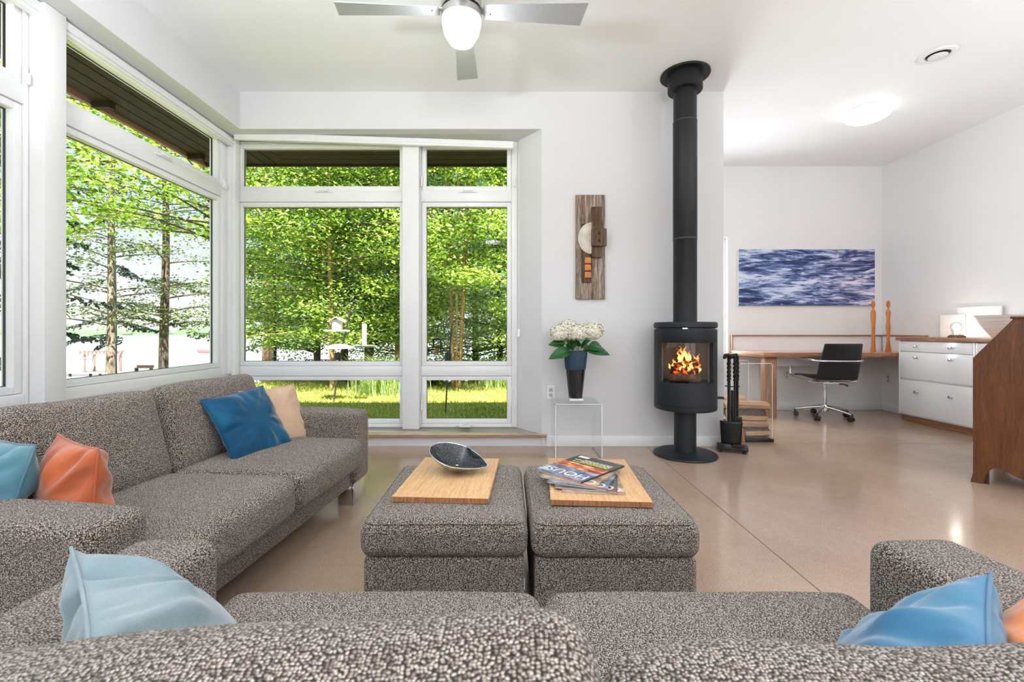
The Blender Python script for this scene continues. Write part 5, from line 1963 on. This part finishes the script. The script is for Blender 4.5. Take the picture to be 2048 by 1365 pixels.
def light(name, typ, loc, rot, energy, col=(1, 1, 1), **kw):
    d = bpy.data.lights.new(name, typ)
    d.energy = energy
    d.color = col
    for k, v in kw.items():
        setattr(d, k, v)
    o = bpy.data.objects.new(name, d)
    COL.objects.link(o)
    o.location = loc
    o.rotation_euler = rot
    return o


# sun: high, from behind the house and a little to the right
sun = light('sun', 'SUN', (0, -5, 12), (0, 0, 0), 19.0, (1, .96, .90), angle=R(.6))
d = Vector((-.25, .45, -1.0)).normalized()
sun.rotation_euler = d.to_track_quat('-Z', 'Y').to_euler()
# fill lights added just inside the two unseen rear windows
for x in (-.5, 2.4):
    light('rear_fill_light', 'AREA', (x, YR + .12, 1.45), (R(95), 0, 0), 25, (.90, .95, 1.0), shape='RECTANGLE', size=2.4, size_y=2.1)
# torchiere floor lamps added out of view as fill light for the ceiling
for lb, x, y, en in (('added unseen torchiere fill lamp behind the foreground sofa', .9, -2.1, 165), ('added unseen torchiere fill lamp at the near end of the window sofa', -1.52, .52, 86),
                     ('added unseen torchiere fill lamp by the right wall in front of the antique desk', 4.1, .55, 105)):
    t = thing('added_floor_lamp', lb, 'lamp', (x, y, 0), 0, 'added torchiere fill lamps')
    MB().lathe([(.0, 0), (.15, 0), (.15, .015), (.02, .03), (.0, .03)], 32).build('base', MAT['nickel'], t)
    MB().cyl((0, 0, .02), (0, 0, 1.72), .012, None, 12).build('pole', MAT['nickel'], t)
    MB().lathe([(.02, 1.70), (.10, 1.73), (.19, 1.80), (.186, 1.803), (.098, 1.738), (.02, 1.712)], 40).build('shade', MAT['nickel'], t)
    light('ceiling_fill_light', 'AREA', (x, y, 1.79), (PI, 0, 0), en, (.85, .90, 1.0), shape='DISK', size=.32)
# fill light added outside the hidden alcove window, boosting its daylight
light('alcove_window_fill', 'AREA', (2.36, YA + .30, 1.41), (R(-90), 0, 0), 66, (.95, .98, 1.0), shape='RECTANGLE', size=.9, size_y=1.5)
# the lit bulb on the cabinet
light('bulb_light', 'POINT', (4.50, 4.57, 1.03), (0, 0, 0), 1.7, (1, .94, .86), shadow_soft_size=.03)

cd = bpy.data.cameras.new('camera')
cd.sensor_width = 36.0
cd.lens = 915 / 2048 * 36.0
cd.shift_x = 12 / 2048
cd.shift_y = -22.5 / 2048
cd.clip_start = .02
cd.clip_end = 4000
cd.dof.use_dof = True
cd.dof.focus_distance = 3.2
cd.dof.aperture_fstop = 8.0
cam = bpy.data.objects.new('camera', cd)
COL.objects.link(cam)
cam.location = (0, 0, 1.0)
cam.rotation_euler = (R(90), 0, 0)
scene.camera = cam

vs_ = scene.view_settings
scene.display_settings.display_device = 'sRGB'
vs_.view_transform = 'Standard'
vs_.look = 'None'
vs_.exposure = 0.12
vs_.gamma = 1.0
vs_.use_curve_mapping = False
cy = scene.cycles
cy.max_bounces = 10
cy.diffuse_bounces = 5
cy.glossy_bounces = 4
cy.transparent_max_bounces = 24
cy.transmission_bounces = 4
cy.sample_clamp_indirect = 6
cy.caustics_reflective = False
cy.caustics_refractive = False
cy.use_denoising = True
